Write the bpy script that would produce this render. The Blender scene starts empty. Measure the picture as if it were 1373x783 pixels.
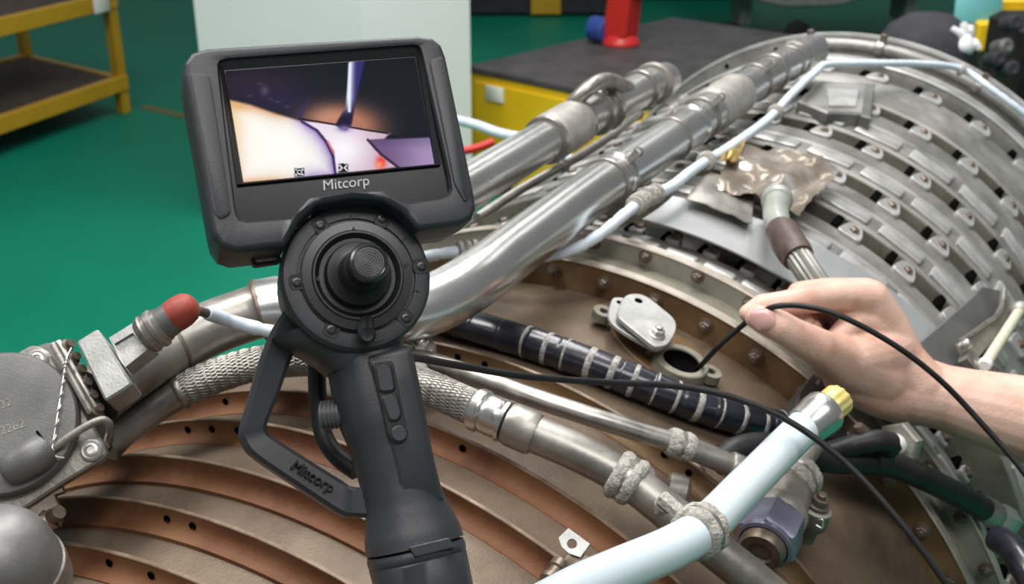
import bpy, bmesh, math, random
import numpy as np
from mathutils import Vector, Matrix

sc = bpy.context.scene
col = sc.collection
R = math.radians
rnd = random.Random(7)

# ------------------------------------------------------------------ camera, world, lights, exposure
FPX, CX, CY = 1525.0, 686.5, 391.5
PITCH = R(23.7)
CAM_H = 1.65
cam = bpy.data.cameras.new('camera')
cam_ob = bpy.data.objects.new('camera', cam)
col.objects.link(cam_ob)
cam_ob.location = (0, 0, CAM_H)
cam_ob.rotation_euler = (math.pi / 2 - PITCH, 0, 0)
cam.sensor_width = 36.0
cam.lens = FPX / 1373.0 * 36.0
cam.clip_start = 0.02
cam.clip_end = 100
cam.dof.use_dof = True
cam.dof.focus_distance = 0.70
cam.dof.aperture_fstop = 12.5
sc.camera = cam_ob

world = bpy.data.worlds.new('world')
sc.world = world
world.use_nodes = True
world.node_tree.nodes['Background'].inputs['Color'].default_value = (0.86, 0.90, 0.92, 1)
world.node_tree.nodes['Background'].inputs['Strength'].default_value = 0.20

def area(name, loc, target, sx, sy, power, color=(1, 1, 1)):
    l = bpy.data.lights.new(name, 'AREA')
    l.shape = 'RECTANGLE'
    l.size, l.size_y, l.energy, l.color = sx, sy, power, color
    o = bpy.data.objects.new(name, l)
    col.objects.link(o)
    o.location = loc
    d = Vector(target) - Vector(loc)
    o.rotation_euler = d.to_track_quat('-Z', 'Y').to_euler()
    return o
# rows of ceiling tubes of the hall
area('ceiling_light', (-1.5, 1.2, 4.4), (-0.6, 1.3, 0), 1.0, 3.0, 150, (1.0, 0.98, 0.95))
area('ceiling_light', (0.5, 2.9, 4.5), (0.5, 2.6, 0), 0.9, 3.2, 125, (1.0, 0.99, 0.97))
area('ceiling_light', (0.6, -0.9, 4.2), (0.4, 0.6, 0.7), 2.4, 0.8, 64, (1.0, 0.98, 0.95))

area('ceiling_light', (0.9, 5.6, 4.5), (0.9, 5.6, 0), 0.36, 4.5, 27, (1.0, 0.99, 0.97))
area('ceiling_light', (2.6, 4.9, 4.5), (2.6, 4.9, 0), 0.36, 4.5, 22, (1.0, 0.99, 0.97))
sc.view_settings.view_transform = 'Standard'
sc.view_settings.look = 'None'
sc.view_settings.exposure = 0.0
sc.view_settings.gamma = 1.0
sc.view_settings.use_curve_mapping = False

# ------------------------------------------------------------------ coordinates
SP, CP = math.sin(PITCH), math.cos(PITCH)
CAMO = Vector((0, 0, CAM_H))
def CW(x, y, z):                       # camera axes (right, down, forward) -> world
    return CAMO + Vector((x, -SP * y + CP * z, -CP * y - SP * z))
def CD(x, y, z):                       # direction only
    return Vector((x, -SP * y + CP * z, -CP * y - SP * z))
def P(px, py, z):                      # a point of the place seen at (px, py), z metres ahead
    return CW((px - CX) / FPX * z, (py - CY) / FPX * z, z)
def F(px, py, h=0.0):                  # a point at height h over the floor
    d = CD((px - CX) / FPX, (py - CY) / FPX, 1.0)
    return CAMO + d * ((h - CAM_H) / d.z)
# engine frame: U up, V towards the camera's right, D along the shaft
EC = CW(0.40611, 0.18271, 1.96)
ED = CD(0.48905761, -0.34839345, 0.79965283).normalized()
EU = Vector((0, 0, 1)) - ED * ED.z
EU.normalize()
EV = ED.cross(EU)
EM = Matrix(((EU.x, EV.x, ED.x, EC.x), (EU.y, EV.y, ED.y, EC.y), (EU.z, EV.z, ED.z, EC.z), (0, 0, 0, 1)))
def E(t, phi, r):
    a = R(phi)
    return EC + ED * t + EU * (r * math.cos(a)) + EV * (r * math.sin(a))
def ERAD(phi):
    a = R(phi)
    return EU * math.cos(a) + EV * math.sin(a)
def ETAN(phi):
    a = R(phi)
    return EV * math.cos(a) - EU * math.sin(a)
def S(px, py, r):                      # point on the engine's cylinder of radius r
    w = CD((px - CX) / FPX, (py - CY) / FPX, 1.0)
    o = EC - CAMO
    vp = w - ED * w.dot(ED)
    cp = o - ED * o.dot(ED)
    A, B, C = vp.dot(vp), -2 * vp.dot(cp), cp.dot(cp) - r * r
    D = max(B * B - 4 * A * C, 0)
    return CAMO + w * ((-B - math.sqrt(D)) / 2 / A)
def TP(p):                             # world -> (t, phi, r)
    q = p - EC
    a, b = q.dot(EU), q.dot(EV)
    return q.dot(ED), math.degrees(math.atan2(b, a)), math.hypot(a, b)

# ------------------------------------------------------------------ materials
MATS = {}
def mat(name, c1, c2=None, rough=0.5, metal=0.0, scale=18.0, bump=0.0, bscale=260.0, detail=5.0,
        r2=None, spec=0.5, coat=0.0, lo=0.35, hi=0.65, c3=None, sss=0.0, stretch=None, emis=None):
    m = bpy.data.materials.new(name)
    m.use_nodes = True
    nt = m.node_tree
    N, L = nt.nodes, nt.links
    b = N['Principled BSDF']
    b.inputs['Roughness'].default_value = rough
    b.inputs['Metallic'].default_value = metal
    b.inputs['Specular IOR Level'].default_value = spec
    b.inputs['Coat Weight'].default_value = coat
    b.inputs['Base Color'].default_value = (*c1, 1)
    tc = N.new('ShaderNodeTexCoord')
    src = tc.outputs['Object']
    if stretch:
        mp = N.new('ShaderNodeMapping')
        mp.inputs['Scale'].default_value = stretch
        L.new(src, mp.inputs['Vector'])
        src = mp.outputs['Vector']
    if c2 is not None:
        n = N.new('ShaderNodeTexNoise')
        n.inputs['Scale'].default_value = scale
        n.inputs['Detail'].default_value = detail
        n.inputs['Roughness'].default_value = 0.62
        L.new(src, n.inputs['Vector'])
        r = N.new('ShaderNodeValToRGB')
        r.color_ramp.elements[0].position = lo
        r.color_ramp.elements[1].position = hi
        r.color_ramp.elements[0].color = (*c1, 1)
        r.color_ramp.elements[1].color = (*c2, 1)
        if c3 is not None:
            e = r.color_ramp.elements.new((lo + hi) / 2)
            e.color = (*c3, 1)
        L.new(n.outputs['Fac'], r.inputs['Fac'])
        L.new(r.outputs['Color'], b.inputs['Base Color'])
        if r2 is not None:
            mr = N.new('ShaderNodeMapRange')
            mr.inputs['From Min'].default_value = lo
            mr.inputs['From Max'].default_value = hi
            mr.inputs['To Min'].default_value = rough
            mr.inputs['To Max'].default_value = r2
            L.new(n.outputs['Fac'], mr.inputs['Value'])
            L.new(mr.outputs['Result'], b.inputs['Roughness'])
    if bump:
        n2 = N.new('ShaderNodeTexNoise')
        n2.inputs['Scale'].default_value = bscale
        n2.inputs['Detail'].default_value = 4
        L.new(src, n2.inputs['Vector'])
        bp = N.new('ShaderNodeBump')
        bp.inputs['Strength'].default_value = bump
        bp.inputs['Distance'].default_value = 0.002
        L.new(n2.outputs['Fac'], bp.inputs['Height'])
        L.new(bp.outputs['Normal'], b.inputs['Normal'])
    if sss:
        b.inputs['Subsurface Weight'].default_value = sss
        b.inputs['Subsurface Radius'].default_value = (0.012, 0.004, 0.002)
        b.inputs['Subsurface Scale'].default_value = 0.5
    if emis:
        b.inputs['Emission Color'].default_value = (*emis[0], 1)
        b.inputs['Emission Strength'].default_value = emis[1]
    MATS[name] = m
    return m

mat('tan_skin', (0.085, 0.058, 0.038), (0.19, 0.140, 0.095), 0.6, 0.25, 9, 0.25, 420, c3=(0.138, 0.099, 0.067), r2=0.5)
mat('rust_flange', (0.10, 0.036, 0.013), (0.20, 0.092, 0.038), 0.72, 0.05, 14, 0.2, 380, c3=(0.165, 0.066, 0.027))
mat('ochre_flange', (0.13, 0.078, 0.036), (0.23, 0.15, 0.075), 0.55, 0.25, 16, 0.2, 380, c3=(0.18, 0.105, 0.048))
mat('grey_flange', (0.30, 0.29, 0.26), (0.46, 0.44, 0.40), 0.45, 0.6, 14, 0.15, 300)
mat('flange_edge', (0.42, 0.36, 0.30), (0.60, 0.55, 0.48), 0.4, 0.6, 30)
mat('rim_tan', (0.13, 0.085, 0.055), (0.27, 0.20, 0.14), 0.5, 0.4, 40)
mat('light_casing', (0.20, 0.197, 0.182), (0.36, 0.355, 0.335), 0.42, 0.55, 13, 0.15, 240, r2=0.55)
mat('pad_metal', (0.34, 0.34, 0.33), (0.54, 0.54, 0.525), 0.42, 0.4, 20, 0.1, 300)
mat('olive_metal', (0.17, 0.16, 0.125), (0.28, 0.265, 0.21), 0.6, 0.3, 20, 0.1, 300)
mat('dark_casing', (0.05, 0.05, 0.045), (0.13, 0.125, 0.11), 0.6, 0.4, 14, 0.2, 200)
mat('black_void', (0.004, 0.004, 0.004), None, 0.9, spec=0.0)  # flat black; painted shade for holes and slots, also used on the plinth
mat('bolt_dark', (0.13, 0.10, 0.075), (0.26, 0.21, 0.17), 0.45, 0.7, 60)
mat('bolt_steel', (0.42, 0.40, 0.37), (0.62, 0.60, 0.56), 0.35, 0.85, 60)
mat('pipe_steel', (0.62, 0.61, 0.59), (0.74, 0.74, 0.72), 0.26, 0.95, 5, 0.0, 90, r2=0.29, c3=(0.69, 0.69, 0.67))
mat('tube_satin', (0.34, 0.325, 0.30), (0.52, 0.50, 0.47), 0.30, 0.9, 40, 0.05, 200, r2=0.42)
mat('pipe_dull', (0.26, 0.245, 0.22), (0.42, 0.40, 0.37), 0.36, 0.8, 22, 0.1, 200, r2=0.5)
mat('sleeve_metal', (0.36, 0.34, 0.31), (0.50, 0.48, 0.45), 0.5, 0.6, 50, 0.3, 500)
mat('clamp_metal', (0.24, 0.22, 0.20), (0.44, 0.42, 0.39), 0.4, 0.8, 60)
mat('cast_grey', (0.115, 0.115, 0.112), (0.185, 0.185, 0.18), 0.5, 0.4, 14, 0.12, 500)
mat('cast_light', (0.36, 0.36, 0.35), (0.52, 0.52, 0.51), 0.45, 0.5, 40, 0.15, 500)
mat('cast_warm', (0.22, 0.205, 0.18), (0.36, 0.34, 0.305), 0.5, 0.5, 30, 0.25, 300)
mat('dome_metal', (0.18, 0.178, 0.174), (0.28, 0.275, 0.27), 0.5, 0.6, 25, 0.1, 200)
mat('sheet_metal', (0.58, 0.59, 0.60), (0.72, 0.73, 0.74), 0.34, 0.7, 8, 0.06, 60)
mat('foil', (0.36, 0.30, 0.23), (0.72, 0.69, 0.64), 0.2, 0.65, 22, 0.0, 60, c3=(0.50, 0.43, 0.35))
mat('ochre_foil', (0.42, 0.28, 0.08), (0.6, 0.42, 0.16), 0.3, 0.7, 30)
mat('white_hose', (0.60, 0.70, 0.75), (0.63, 0.73, 0.78), 0.28, 0.0, 6, coat=0.3)
mat('wrap_cable', (0.60, 0.70, 0.80), (0.72, 0.80, 0.88), 0.4, 0.0, 30)
mat('navy_hose', (0.008, 0.009, 0.016), (0.020, 0.022, 0.034), 0.30, 0.0, 60, 0.1, 200, coat=0.35)
mat('glass_cloth', (0.26, 0.245, 0.215), (0.52, 0.50, 0.46), 0.9, 0.0, 240, 0.9, 500)
mat('tape_band', (0.16, 0.155, 0.14), (0.46, 0.45, 0.42), 0.7, 0.1, 220, 0.5, 500)
mat('black_rubber', (0.010, 0.010, 0.011), (0.020, 0.020, 0.021), 0.45, 0.0, 40, 0.1, 300, spec=0.3)
mat('scope_plastic', (0.028, 0.030, 0.035), (0.034, 0.036, 0.042), 0.44, 0.0, 30, 0.10, 1500, spec=0.5)
mat('scope_satin', (0.016, 0.017, 0.019), None, 0.3, 0.0, spec=0.6)
mat('scope_dark', (0.006, 0.006, 0.007), None, 0.5)
mat('scope_glass', (0.006, 0.007, 0.008), None, 0.22, 0.0, spec=0.25)
mat('scope_logo', (0.42, 0.43, 0.44), None, 0.4, 0.3)
mat('logo_dark', (0.004, 0.004, 0.005), None, 0.6)
mat('machined_black', (0.035, 0.035, 0.037), None, 0.27, 0.6, spec=0.7)
mat('knob_metal', (0.09, 0.09, 0.095), None, 0.22, 0.9, spec=0.7)
mat('knurl_grey', (0.16, 0.16, 0.17), None, 0.35, 0.5)
mat('red_rubber', (0.30, 0.045, 0.028), (0.38, 0.066, 0.042), 0.55, 0.0, 50)
mat('brown_rubber', (0.06, 0.035, 0.03), (0.11, 0.075, 0.065), 0.5, 0.0, 40)
mat('pale_green_metal', (0.42, 0.45, 0.41), (0.56, 0.58, 0.54), 0.35, 0.5, 30)
mat('yellow_cap', (0.62, 0.50, 0.13), (0.72, 0.62, 0.24), 0.35, 0.2, 40)
mat('violet_metal', (0.20, 0.20, 0.28), (0.28, 0.28, 0.37), 0.35, 0.6, 30)
mat('cream_paint', (0.62, 0.58, 0.44), (0.72, 0.69, 0.56), 0.4, 0.1, 50)
mat('white_plastic', (0.74, 0.74, 0.72), (0.82, 0.82, 0.80), 0.4, 0.0, 30)
mat('floor_green', (0.003, 0.19, 0.115), (0.005, 0.23, 0.14), 0.45, 0.0, 1.2, 0.0, 6, spec=0.12, r2=0.55)
mat('line_yellow', (0.16, 0.13, 0.03), None, 0.5)
mat('rack_yellow', (0.52, 0.29, 0.012), (0.60, 0.35, 0.02), 0.4, 0.0, 5)
mat('rack_board', (0.055, 0.042, 0.034), (0.085, 0.066, 0.054), 0.7, 0.0, 4)
mat('cabinet_yellow', (0.82, 0.50, 0.006), (0.88, 0.56, 0.01), 0.35, 0.0, 4)
mat('mat_grey', (0.045, 0.043, 0.043), (0.075, 0.072, 0.072), 0.6, 0.0, 6)
mat('pillar_white', (0.80, 0.82, 0.81), (0.83, 0.85, 0.84), 0.5, 0.0, 3)
mat('paper_white', (0.82, 0.82, 0.78), None, 0.6)
mat('vise_red', (0.60, 0.028, 0.02), None, 0.35)
mat('vise_blue', (0.03, 0.07, 0.30), None, 0.35)
mat('cart_grey', (0.16, 0.17, 0.165), (0.22, 0.23, 0.225), 0.5)
mat('dark_fabric', (0.022, 0.021, 0.028), (0.034, 0.033, 0.042), 0.8)
mat('cyan_card', (0.16, 0.48, 0.50), None, 0.5)
mat('white_cloth', (0.78, 0.78, 0.80), None, 0.8)
mat('skin', (0.54, 0.285, 0.205), (0.70, 0.47, 0.385), 0.45, 0.0, 24, 0.25, 420, sss=0.12, c3=(0.64, 0.395, 0.31), lo=0.28, hi=0.62)
mat('nail', (0.60, 0.33, 0.31), (0.68, 0.41, 0.38), 0.25, 0.0, 60, coat=0.4)

# ------------------------------------------------------------------ object helpers
WM = {}
def _link(o, M, parent):
    col.objects.link(o)
    if parent is not None:
        o.parent = parent
        o.matrix_basis = WM[parent].inverted() @ M
    else:
        o.matrix_basis = M
    WM[o] = M
    return o
def thing(name, label, cat, loc, group=None):
    o = bpy.data.objects.new(name, None)
    o.empty_display_size = 0.03
    o['label'] = label
    o['category'] = cat
    if group: o['group'] = group
    return _link(o, Matrix.Translation(Vector(loc)), None)
def tag(o, label, cat, group=None, kind=None):
    if label: o['label'] = label
    if cat: o['category'] = cat
    if group: o['group'] = group
    if kind: o['kind'] = kind
    return o
def mk(name, verts, faces, m, parent=None, M=None, sharp=38, smooth=True):
    vs = [Vector(v) for v in verts]
    if M is None:
        lo = Vector((min(v.x for v in vs), min(v.y for v in vs), min(v.z for v in vs)))
        hi = Vector((max(v.x for v in vs), max(v.y for v in vs), max(v.z for v in vs)))
        c = (lo + hi) / 2
        M = Matrix.Translation(c)
        vs = [v - c for v in vs]
    me = bpy.data.meshes.new(name)
    me.from_pydata([tuple(v) for v in vs], [], faces)
    bm = bmesh.new()
    bm.from_mesh(me)
    bmesh.ops.recalc_face_normals(bm, faces=bm.faces)
    bm.to_mesh(me)
    bm.free()
    if smooth:
        for p_ in me.polygons: p_.use_smooth = True
        if sharp: me.set_sharp_from_angle(angle=R(sharp))
    me.materials.append(MATS[m] if isinstance(m, str) else m)
    o = bpy.data.objects.new(name, me)
    return _link(o, M, parent)
def inst(src, M, parent, name=None):            # another object on the same mesh
    o = bpy.data.objects.new(name or src.name.split('.')[0], src.data)
    return _link(o, M, parent)
class G:                                        # collects shapes for ONE mesh
    def __init__(s): s.v, s.f = [], []
    def add(s, vf):
        n = len(s.v)
        s.v += vf[0]
        s.f += [tuple(i + n for i in f) for f in vf[1]]
        return s
    def build(s, name, m, parent=None, **k): return mk(name, s.v, s.f, m, parent, **k)

def loft(loops, cap0=True, cap1=True, closed=False):
    n = len(loops[0])
    v = [Vector(p) for l in loops for p in l]
    f = []
    k = len(loops)
    for i in range(k if closed else k - 1):
        a, b = i * n, ((i + 1) % k) * n
        for j in range(n):
            f.append((a + j, a + (j + 1) % n, b + (j + 1) % n, b + j))
    if not closed:
        if cap0: f.append(tuple(range(n)))
        if cap1: f.append(tuple(range((k - 1) * n, k * n)))
    return v, f
def frames(pts):
    n = len(pts)
    T = []
    for i in range(n):
        d = pts[min(i + 1, n - 1)] - pts[max(i - 1, 0)]
        T.append(d.normalized() if d.length > 1e-9 else Vector((0, 0, 1)))
    a = Vector((0, 0, 1)) if abs(T[0].z) < 0.9 else Vector((1, 0, 0))
    x = (a - T[0] * a.dot(T[0])).normalized()
    out = []
    for i in range(n):
        x = x - T[i] * x.dot(T[i])
        x.normalize()
        out.append((T[i], x, T[i].cross(x)))
    return out
def sweep(pts, rad, seg=16, caps=True, ribs=0, ribdepth=0.0):
    if not isinstance(rad, (list, tuple)): rad = [rad] * len(pts)
    fr = frames(pts)
    loops = []
    for p, r, (t, x, y) in zip(pts, rad, fr):
        l = []
        for j in range(seg):
            a = 2 * math.pi * j / seg
            rr = r * (1 + (ribdepth * math.cos(ribs * a) if ribs else 0))
            l.append(p + x * (rr * math.cos(a)) + y * (rr * math.sin(a)))
        loops.append(l)
    return loft(loops, caps, caps)
def spline(pts, n=8):                           # Catmull-Rom through Vectors
    pts = [Vector(p) for p in pts]
    q = [pts[0] * 2 - pts[1]] + pts + [pts[-1] * 2 - pts[-2]]
    out = []
    for i in range(1, len(q) - 2):
        a, b, c, d = q[i - 1:i + 3]
        for k in range(n):
            t = k / n
            out.append(0.5 * ((2 * b) + (c - a) * t + (2 * a - 5 * b + 4 * c - d) * t * t + (3 * b - a - 3 * c + d) * t ** 3))
    out.append(pts[-1].copy())
    return out
def arclen(pts):
    s = [0.0]
    for i in range(1, len(pts)): s.append(s[-1] + (pts[i] - pts[i - 1]).length)
    return s
def cut(pts, s0, s1, n=12):                     # sub-path between two fractions of the length
    s = arclen(pts)
    Lx = s[-1]
    out = []
    for k in range(n + 1):
        w = (s0 + (s1 - s0) * k / n) * Lx
        i = 0
        while i < len(s) - 2 and s[i + 1] < w: i += 1
        u = (w - s[i]) / max(s[i + 1] - s[i], 1e-9)
        out.append(pts[i].lerp(pts[i + 1], u))
    return out
def near_frac(pts, p):                          # fraction of the path nearest to p as seen from the camera
    s = arclen(pts)
    best = min(range(len(pts)), key=lambda i: ((pts[i] - CAMO).normalized() - (p - CAMO).normalized()).length)
    return s[best] / s[-1]
def basis(axis, hint=None):
    z = Vector(axis).normalized()
    h = Vector(hint) if hint is not None else (Vector((0, 0, 1)) if abs(z.z) < 0.9 else Vector((1, 0, 0)))
    x = (h - z * h.dot(z)).normalized()
    return x, z.cross(x), z
def lathe(o, axis, prof, seg=24, hint=None, cap0=True, cap1=True):
    x, y, z = basis(axis, hint)
    o = Vector(o)
    return loft([[o + z * h + x * (r * math.cos(2 * math.pi * j / seg)) + y * (r * math.sin(2 * math.pi * j / seg)) for j in range(seg)] for r, h in prof], cap0, cap1)
def mat4(o, x, y, z):
    return Matrix(((x.x, y.x, z.x, o.x), (x.y, y.y, z.y, o.y), (x.z, y.z, z.z, o.z), (0, 0, 0, 1)))
def bbox(o, x, y, z, sx, sy, sz, ch=0.0):       # chamfered box, centre o, half sizes along unit axes
    o = Vector(o)
    c = min(ch, sx * .9, sy * .9, sz * .9)
    def ring(ix, iy): return [(-ix, -iy + c), (-ix + c, -iy), (ix - c, -iy), (ix, -iy + c), (ix, iy - c), (ix - c, iy), (-ix + c, iy), (-ix, iy - c)]
    if c <= 0:
        ring0 = [(-sx, -sy), (sx, -sy), (sx, sy), (-sx, sy)]
        return loft([[o + x * a + y * b + z * h for a, b in ring0] for h in (-sz, sz)])
    return loft([[o + x * a + y * b + z * h for a, b in ring(ix, iy)] for ix, iy, h in
                 ((sx - c, sy - c, -sz), (sx, sy, -sz + c), (sx, sy, sz - c), (sx - c, sy - c, sz))])
def inset(loop, d, n):                          # move a planar loop inwards by d, n = plane normal
    k = len(loop)
    area_ = Vector((0, 0, 0))
    for i in range(k): area_ += loop[i].cross(loop[(i + 1) % k])
    sgn = 1 if area_.dot(n) > 0 else -1
    out = []
    for i in range(k):
        e0 = (loop[i] - loop[i - 1]).normalized()
        e1 = (loop[(i + 1) % k] - loop[i]).normalized()
        n0, n1 = n.cross(e0) * sgn, n.cross(e1) * sgn
        m = n0 + n1
        if m.length < 1e-6: m = n0
        m.normalize()
        out.append(loop[i] + m * (d / max(m.dot(n0), 0.5)))
    return out
def prism(loop, n, depth, ch=0.0):              # loop = front outline, n = front normal
    if ch <= 0: return loft([loop, [p - n * depth for p in loop]])
    i = inset(loop, ch, n)
    return loft([i, [p - n * ch for p in loop], [p - n * (depth - ch) for p in loop], [p - n * depth for p in i]])
def prism_hole(loop, holes_c, hole_r, n, depth, seg=16, ch=0.0):   # plate with one round hole
    k = len(loop)
    x, y, z = basis(n)
    hl = []
    c = Vector(holes_c)
    for p in loop:
        d = p - c
        a = math.atan2(d.dot(y), d.dot(x))
        hl.append(c + x * (hole_r * math.cos(a)) + y * (hole_r * math.sin(a)))
    fr = inset(loop, ch, n) if ch else loop
    loops = [hl, fr] + ([[p - n * ch for p in loop]] if ch else []) + [[p - n * depth for p in loop], [p - n * depth for p in hl]]
    return loft(loops, False, False, closed=True)
def rounded(pts, r=0.3, n=4):                   # round a polygon's corners (2D tuples), r fraction-free px
    out = []
    k = len(pts)
    for i in range(k):
        a, b, c = Vector(pts[i - 1]), Vector(pts[i]), Vector(pts[(i + 1) % k])
        ra = min(r, (a - b).length * .45)
        rc = min(r, (c - b).length * .45)
        p0 = b + (a - b).normalized() * ra
        p1 = b + (c - b).normalized() * rc
        for j in range(n + 1):
            t = j / n
            out.append(tuple((p0 * (1 - t) ** 2) + b * (2 * t * (1 - t)) + p1 * t * t))
    return out
def text_mesh(s, size, o, x, y, n, m, parent, name='lettering', depth=0.0003, align='CENTER', shear=0.0, bold=0.0):
    cu = bpy.data.curves.new(name, 'FONT')
    cu.body = s
    cu.size = size
    cu.align_x = align
    cu.align_y = 'CENTER'
    cu.extrude = depth
    cu.shear = shear
    cu.offset = bold
    t = bpy.data.objects.new(name + '_tmp', cu)
    col.objects.link(t)
    dg = bpy.context.evaluated_depsgraph_get()
    me = bpy.data.meshes.new_from_object(t.evaluated_get(dg))
    bpy.data.objects.remove(t)
    me.name = name
    me.materials.clear()
    me.materials.append(MATS[m])
    ob = bpy.data.objects.new(name, me)
    return _link(ob, mat4(Vector(o), x, y, n), parent)

# ================================================================== THE HALL
fl = mk('floor', [(-9, -3, 0), (12, -3, 0), (12, 16, 0), (-9, 16, 0)], [(0, 1, 2, 3)], 'floor_green', smooth=False)
tag(fl, 'glossy green painted workshop floor', 'floor', kind='structure')

# ================================================================== ENGINE CASING
casing = thing('compressor_casing', 'long ribbed jet engine compressor casing with brown flanges lying across the picture', 'engine', E(-0.6, 180, 0.48))
def ring_part(name, prof, m, parent, seg=168, a0=-180, a1=180, sharp=35):
    """revolve (r, t) section; closed section, full circle or arc, verts in engine space"""
    full = (a1 - a0) >= 360
    n = seg if full else seg + 1
    loops = []
    for k in range(n):
        a = R(a0 + (a1 - a0) * k / seg)
        loops.append([Vector((r * math.cos(a), r * math.sin(a), t)) for r, t in prof])
    v, f = loft(loops, True, True, closed=full)
    return mk(name, v, f, m, parent, M=EM.copy(), sharp=sharp)
# skin of the ribbed rear case
SKIN = [(0.450, -1.75), (0.455, -1.42), (0.457, -1.335), (0.459, -1.272), (0.470, -1.226), (0.480, -1.177), (0.4775, -1.108), (0.476, -1.046), (0.473, -0.917), (0.471, -0.80), (0.470, -0.70)]
ring_part('casing_skin', SKIN + [(r - 0.012, t) for r, t in SKIN[::-1]], 'tan_skin', casing)
ring_part('casing_skin', [(0.456, -0.66), (0.456, 0.42), (0.440, 0.42), (0.440, -0.66)], 'dark_casing', casing)
def fin(t, r, base, m, th=0.003, fil=0.011):
    pr = [(r, t), (r, t + th), (base, t + th + 0.003), (base - 0.004, t + th), (base - 0.004, t - fil), (base + 0.0008, t - fil)]
    for k in range(1, 6):
        a = math.pi / 2 * k / 5
        pr.append((base + fil * (1 - math.cos(a)), t - fil * (1 - math.sin(a))))
    return ring_part('flange', pr, m, casing)
hole_src = [None]
def disc_on(parent, name, t, phi, r, rad, m, th=0.0015):
    o = E(t, phi, r)
    M = mat4(o, ERAD(phi), ETAN(phi), ED)
    if hole_src[0] is None:
        v, f = lathe((0, 0, 0), (0, 0, -1), [(1.0, -0.1), (1.0, 0.25), (0.8, 0.28), (0.72, 0.05)], 16)
        ob = mk(name, v, f, m, parent, M=M @ Matrix.Scale(rad, 4))
        hole_src[0] = ob
        return ob
    return inst(hole_src[0], M @ Matrix.Scale(rad, 4), parent, name)
FINS = [(-1.272, 0.476, 'rust_flange'), (-1.226, 0.487, 'rust_flange'), (-1.177, 0.497, 'rust_flange'),
        (-1.108, 0.4945, 'rust_flange'), (-1.046, 0.493, 'rust_flange'), (-0.917, 0.490, 'ochre_flange')]
FINS = [(-1.42, 0.476, 'rust_flange'), (-1.335, 0.476, 'rust_flange')] + FINS
for t, r, m in FINS:
    fin(t, r, min(SKIN, key=lambda s: abs(s[1] - t))[0], m)
    ring_part('flange_rim', [(r - 0.0004, t - 0.0003), (r + 0.0003, t + 0.0002), (r + 0.0003, t + 0.0031), (r - 0.001, t + 0.0032)], 'rim_tan', casing)
# paired bolt holes through the flanges
for t, rr, phis in ((-1.226, 0.4785, (-7.5, -4.5, 14, 17)), (-1.108, 0.4865, (-19, -15.5, -12, 8, 11)), (-1.046, 0.485, (-21, -14, 9)),
                    (-0.917, 0.482, (-1.0, 2.4, 24, 27)), (-1.272, 0.468, (-9, -4))):
    for ph in phis:
        disc_on(casing, 'bolt_hole', t - 0.0008, ph, rr, 0.0030, 'black_void')
# front flange pair with its bolts
def flange(t, r, base, th, m, me):
    ring_part('flange', [(r - 0.0015, t), (r - 0.0015, t + th), (base, t + th), (base, t)], m, casing)
    ring_part('flange_rim', [(r - 0.0016, t - 0.0012), (r, t), (r, t + th), (r - 0.0016, t + th + 0.001)], me, casing)
flange(-0.706, 0.505, 0.452, 0.010, 'ochre_flange', 'flange_edge')
flange(-0.655, 0.517, 0.452, 0.010, 'grey_flange', 'flange_edge')
ring_part('flange_spacer', [(0.497, -0.697), (0.494, -0.654), (0.45, -0.654), (0.45, -0.697)], 'olive_metal', casing)
bolt_m = None
def bolt_proto(name, m, parent, M, hex_r=1.0):
    g = G()
    g.add(lathe((0, 0, 0), (0, 0, 1), [(1.45, 0), (1.45, 0.28), (1.3, 0.36)], 16))
    g.add(lathe((0, 0, 0.3), (0, 0, 1), [(1.1, 0), (1.1, 0.85), (0.92, 1.0)], 6))
    g.add(lathe((0, 0, 1.2), (0, 0, 1), [(0.62, 0), (0.62, 0.55), (0.5, 0.65)], 12))
    return mk(name, g.v, g.f, m, parent, M=M)
bolt_src = {}
def bolt(parent, o, n, size, m='bolt_dark', name='bolt', hint=None):
    x, y, z = basis(n, hint)
    M = mat4(Vector(o), x, y, z) @ Matrix.Scale(size, 4)
    if m not in bolt_src:
        bolt_src[m] = bolt_proto(name, m, parent, M)
        return bolt_src[m]
    return inst(bolt_src[m], M, parent, name)
for k in range(15):
    ph = -9 + 6.8 * k
    bolt(casing, E(-0.706, ph, 0.4885), -ED, 0.0055)
    bolt(casing, E(-0.655, ph + 2.6, 0.5075), -ED, 0.0052)
# rear frame behind the vane rows
ring_part('rear_frame', [(0.492, 0.415), (0.506, 0.42), (0.506, 0.455), (0.490, 0.46), (0.490, 0.52), (0.53, 0.525), (0.53, 0.54), (0.47, 0.545),
                         (0.40, 0.60), (0.36, 0.60), (0.45, 0.415)], 'light_casing', casing, sharp=25)
ring_part('flange_rim', [(0.5295, 0.5235), (0.535, 0.525), (0.535, 0.54), (0.5295, 0.5415)], 'pad_metal', casing)
ring_part('rear_hoop', [(0.5055, 0.417), (0.5085, 0.420), (0.5085, 0.456), (0.5055, 0.459)], 'pad_metal', casing)
ring_part('hoop_channel', [(0.4895, 0.461), (0.4925, 0.461), (0.4925, 0.5195), (0.4895, 0.5195)], 'olive_metal', casing)
for ph in range(-30, 66, 12):
    disc_on(casing, 'bolt_hole', 0.5225, ph, 0.516, 0.0045, 'black_void')

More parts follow.
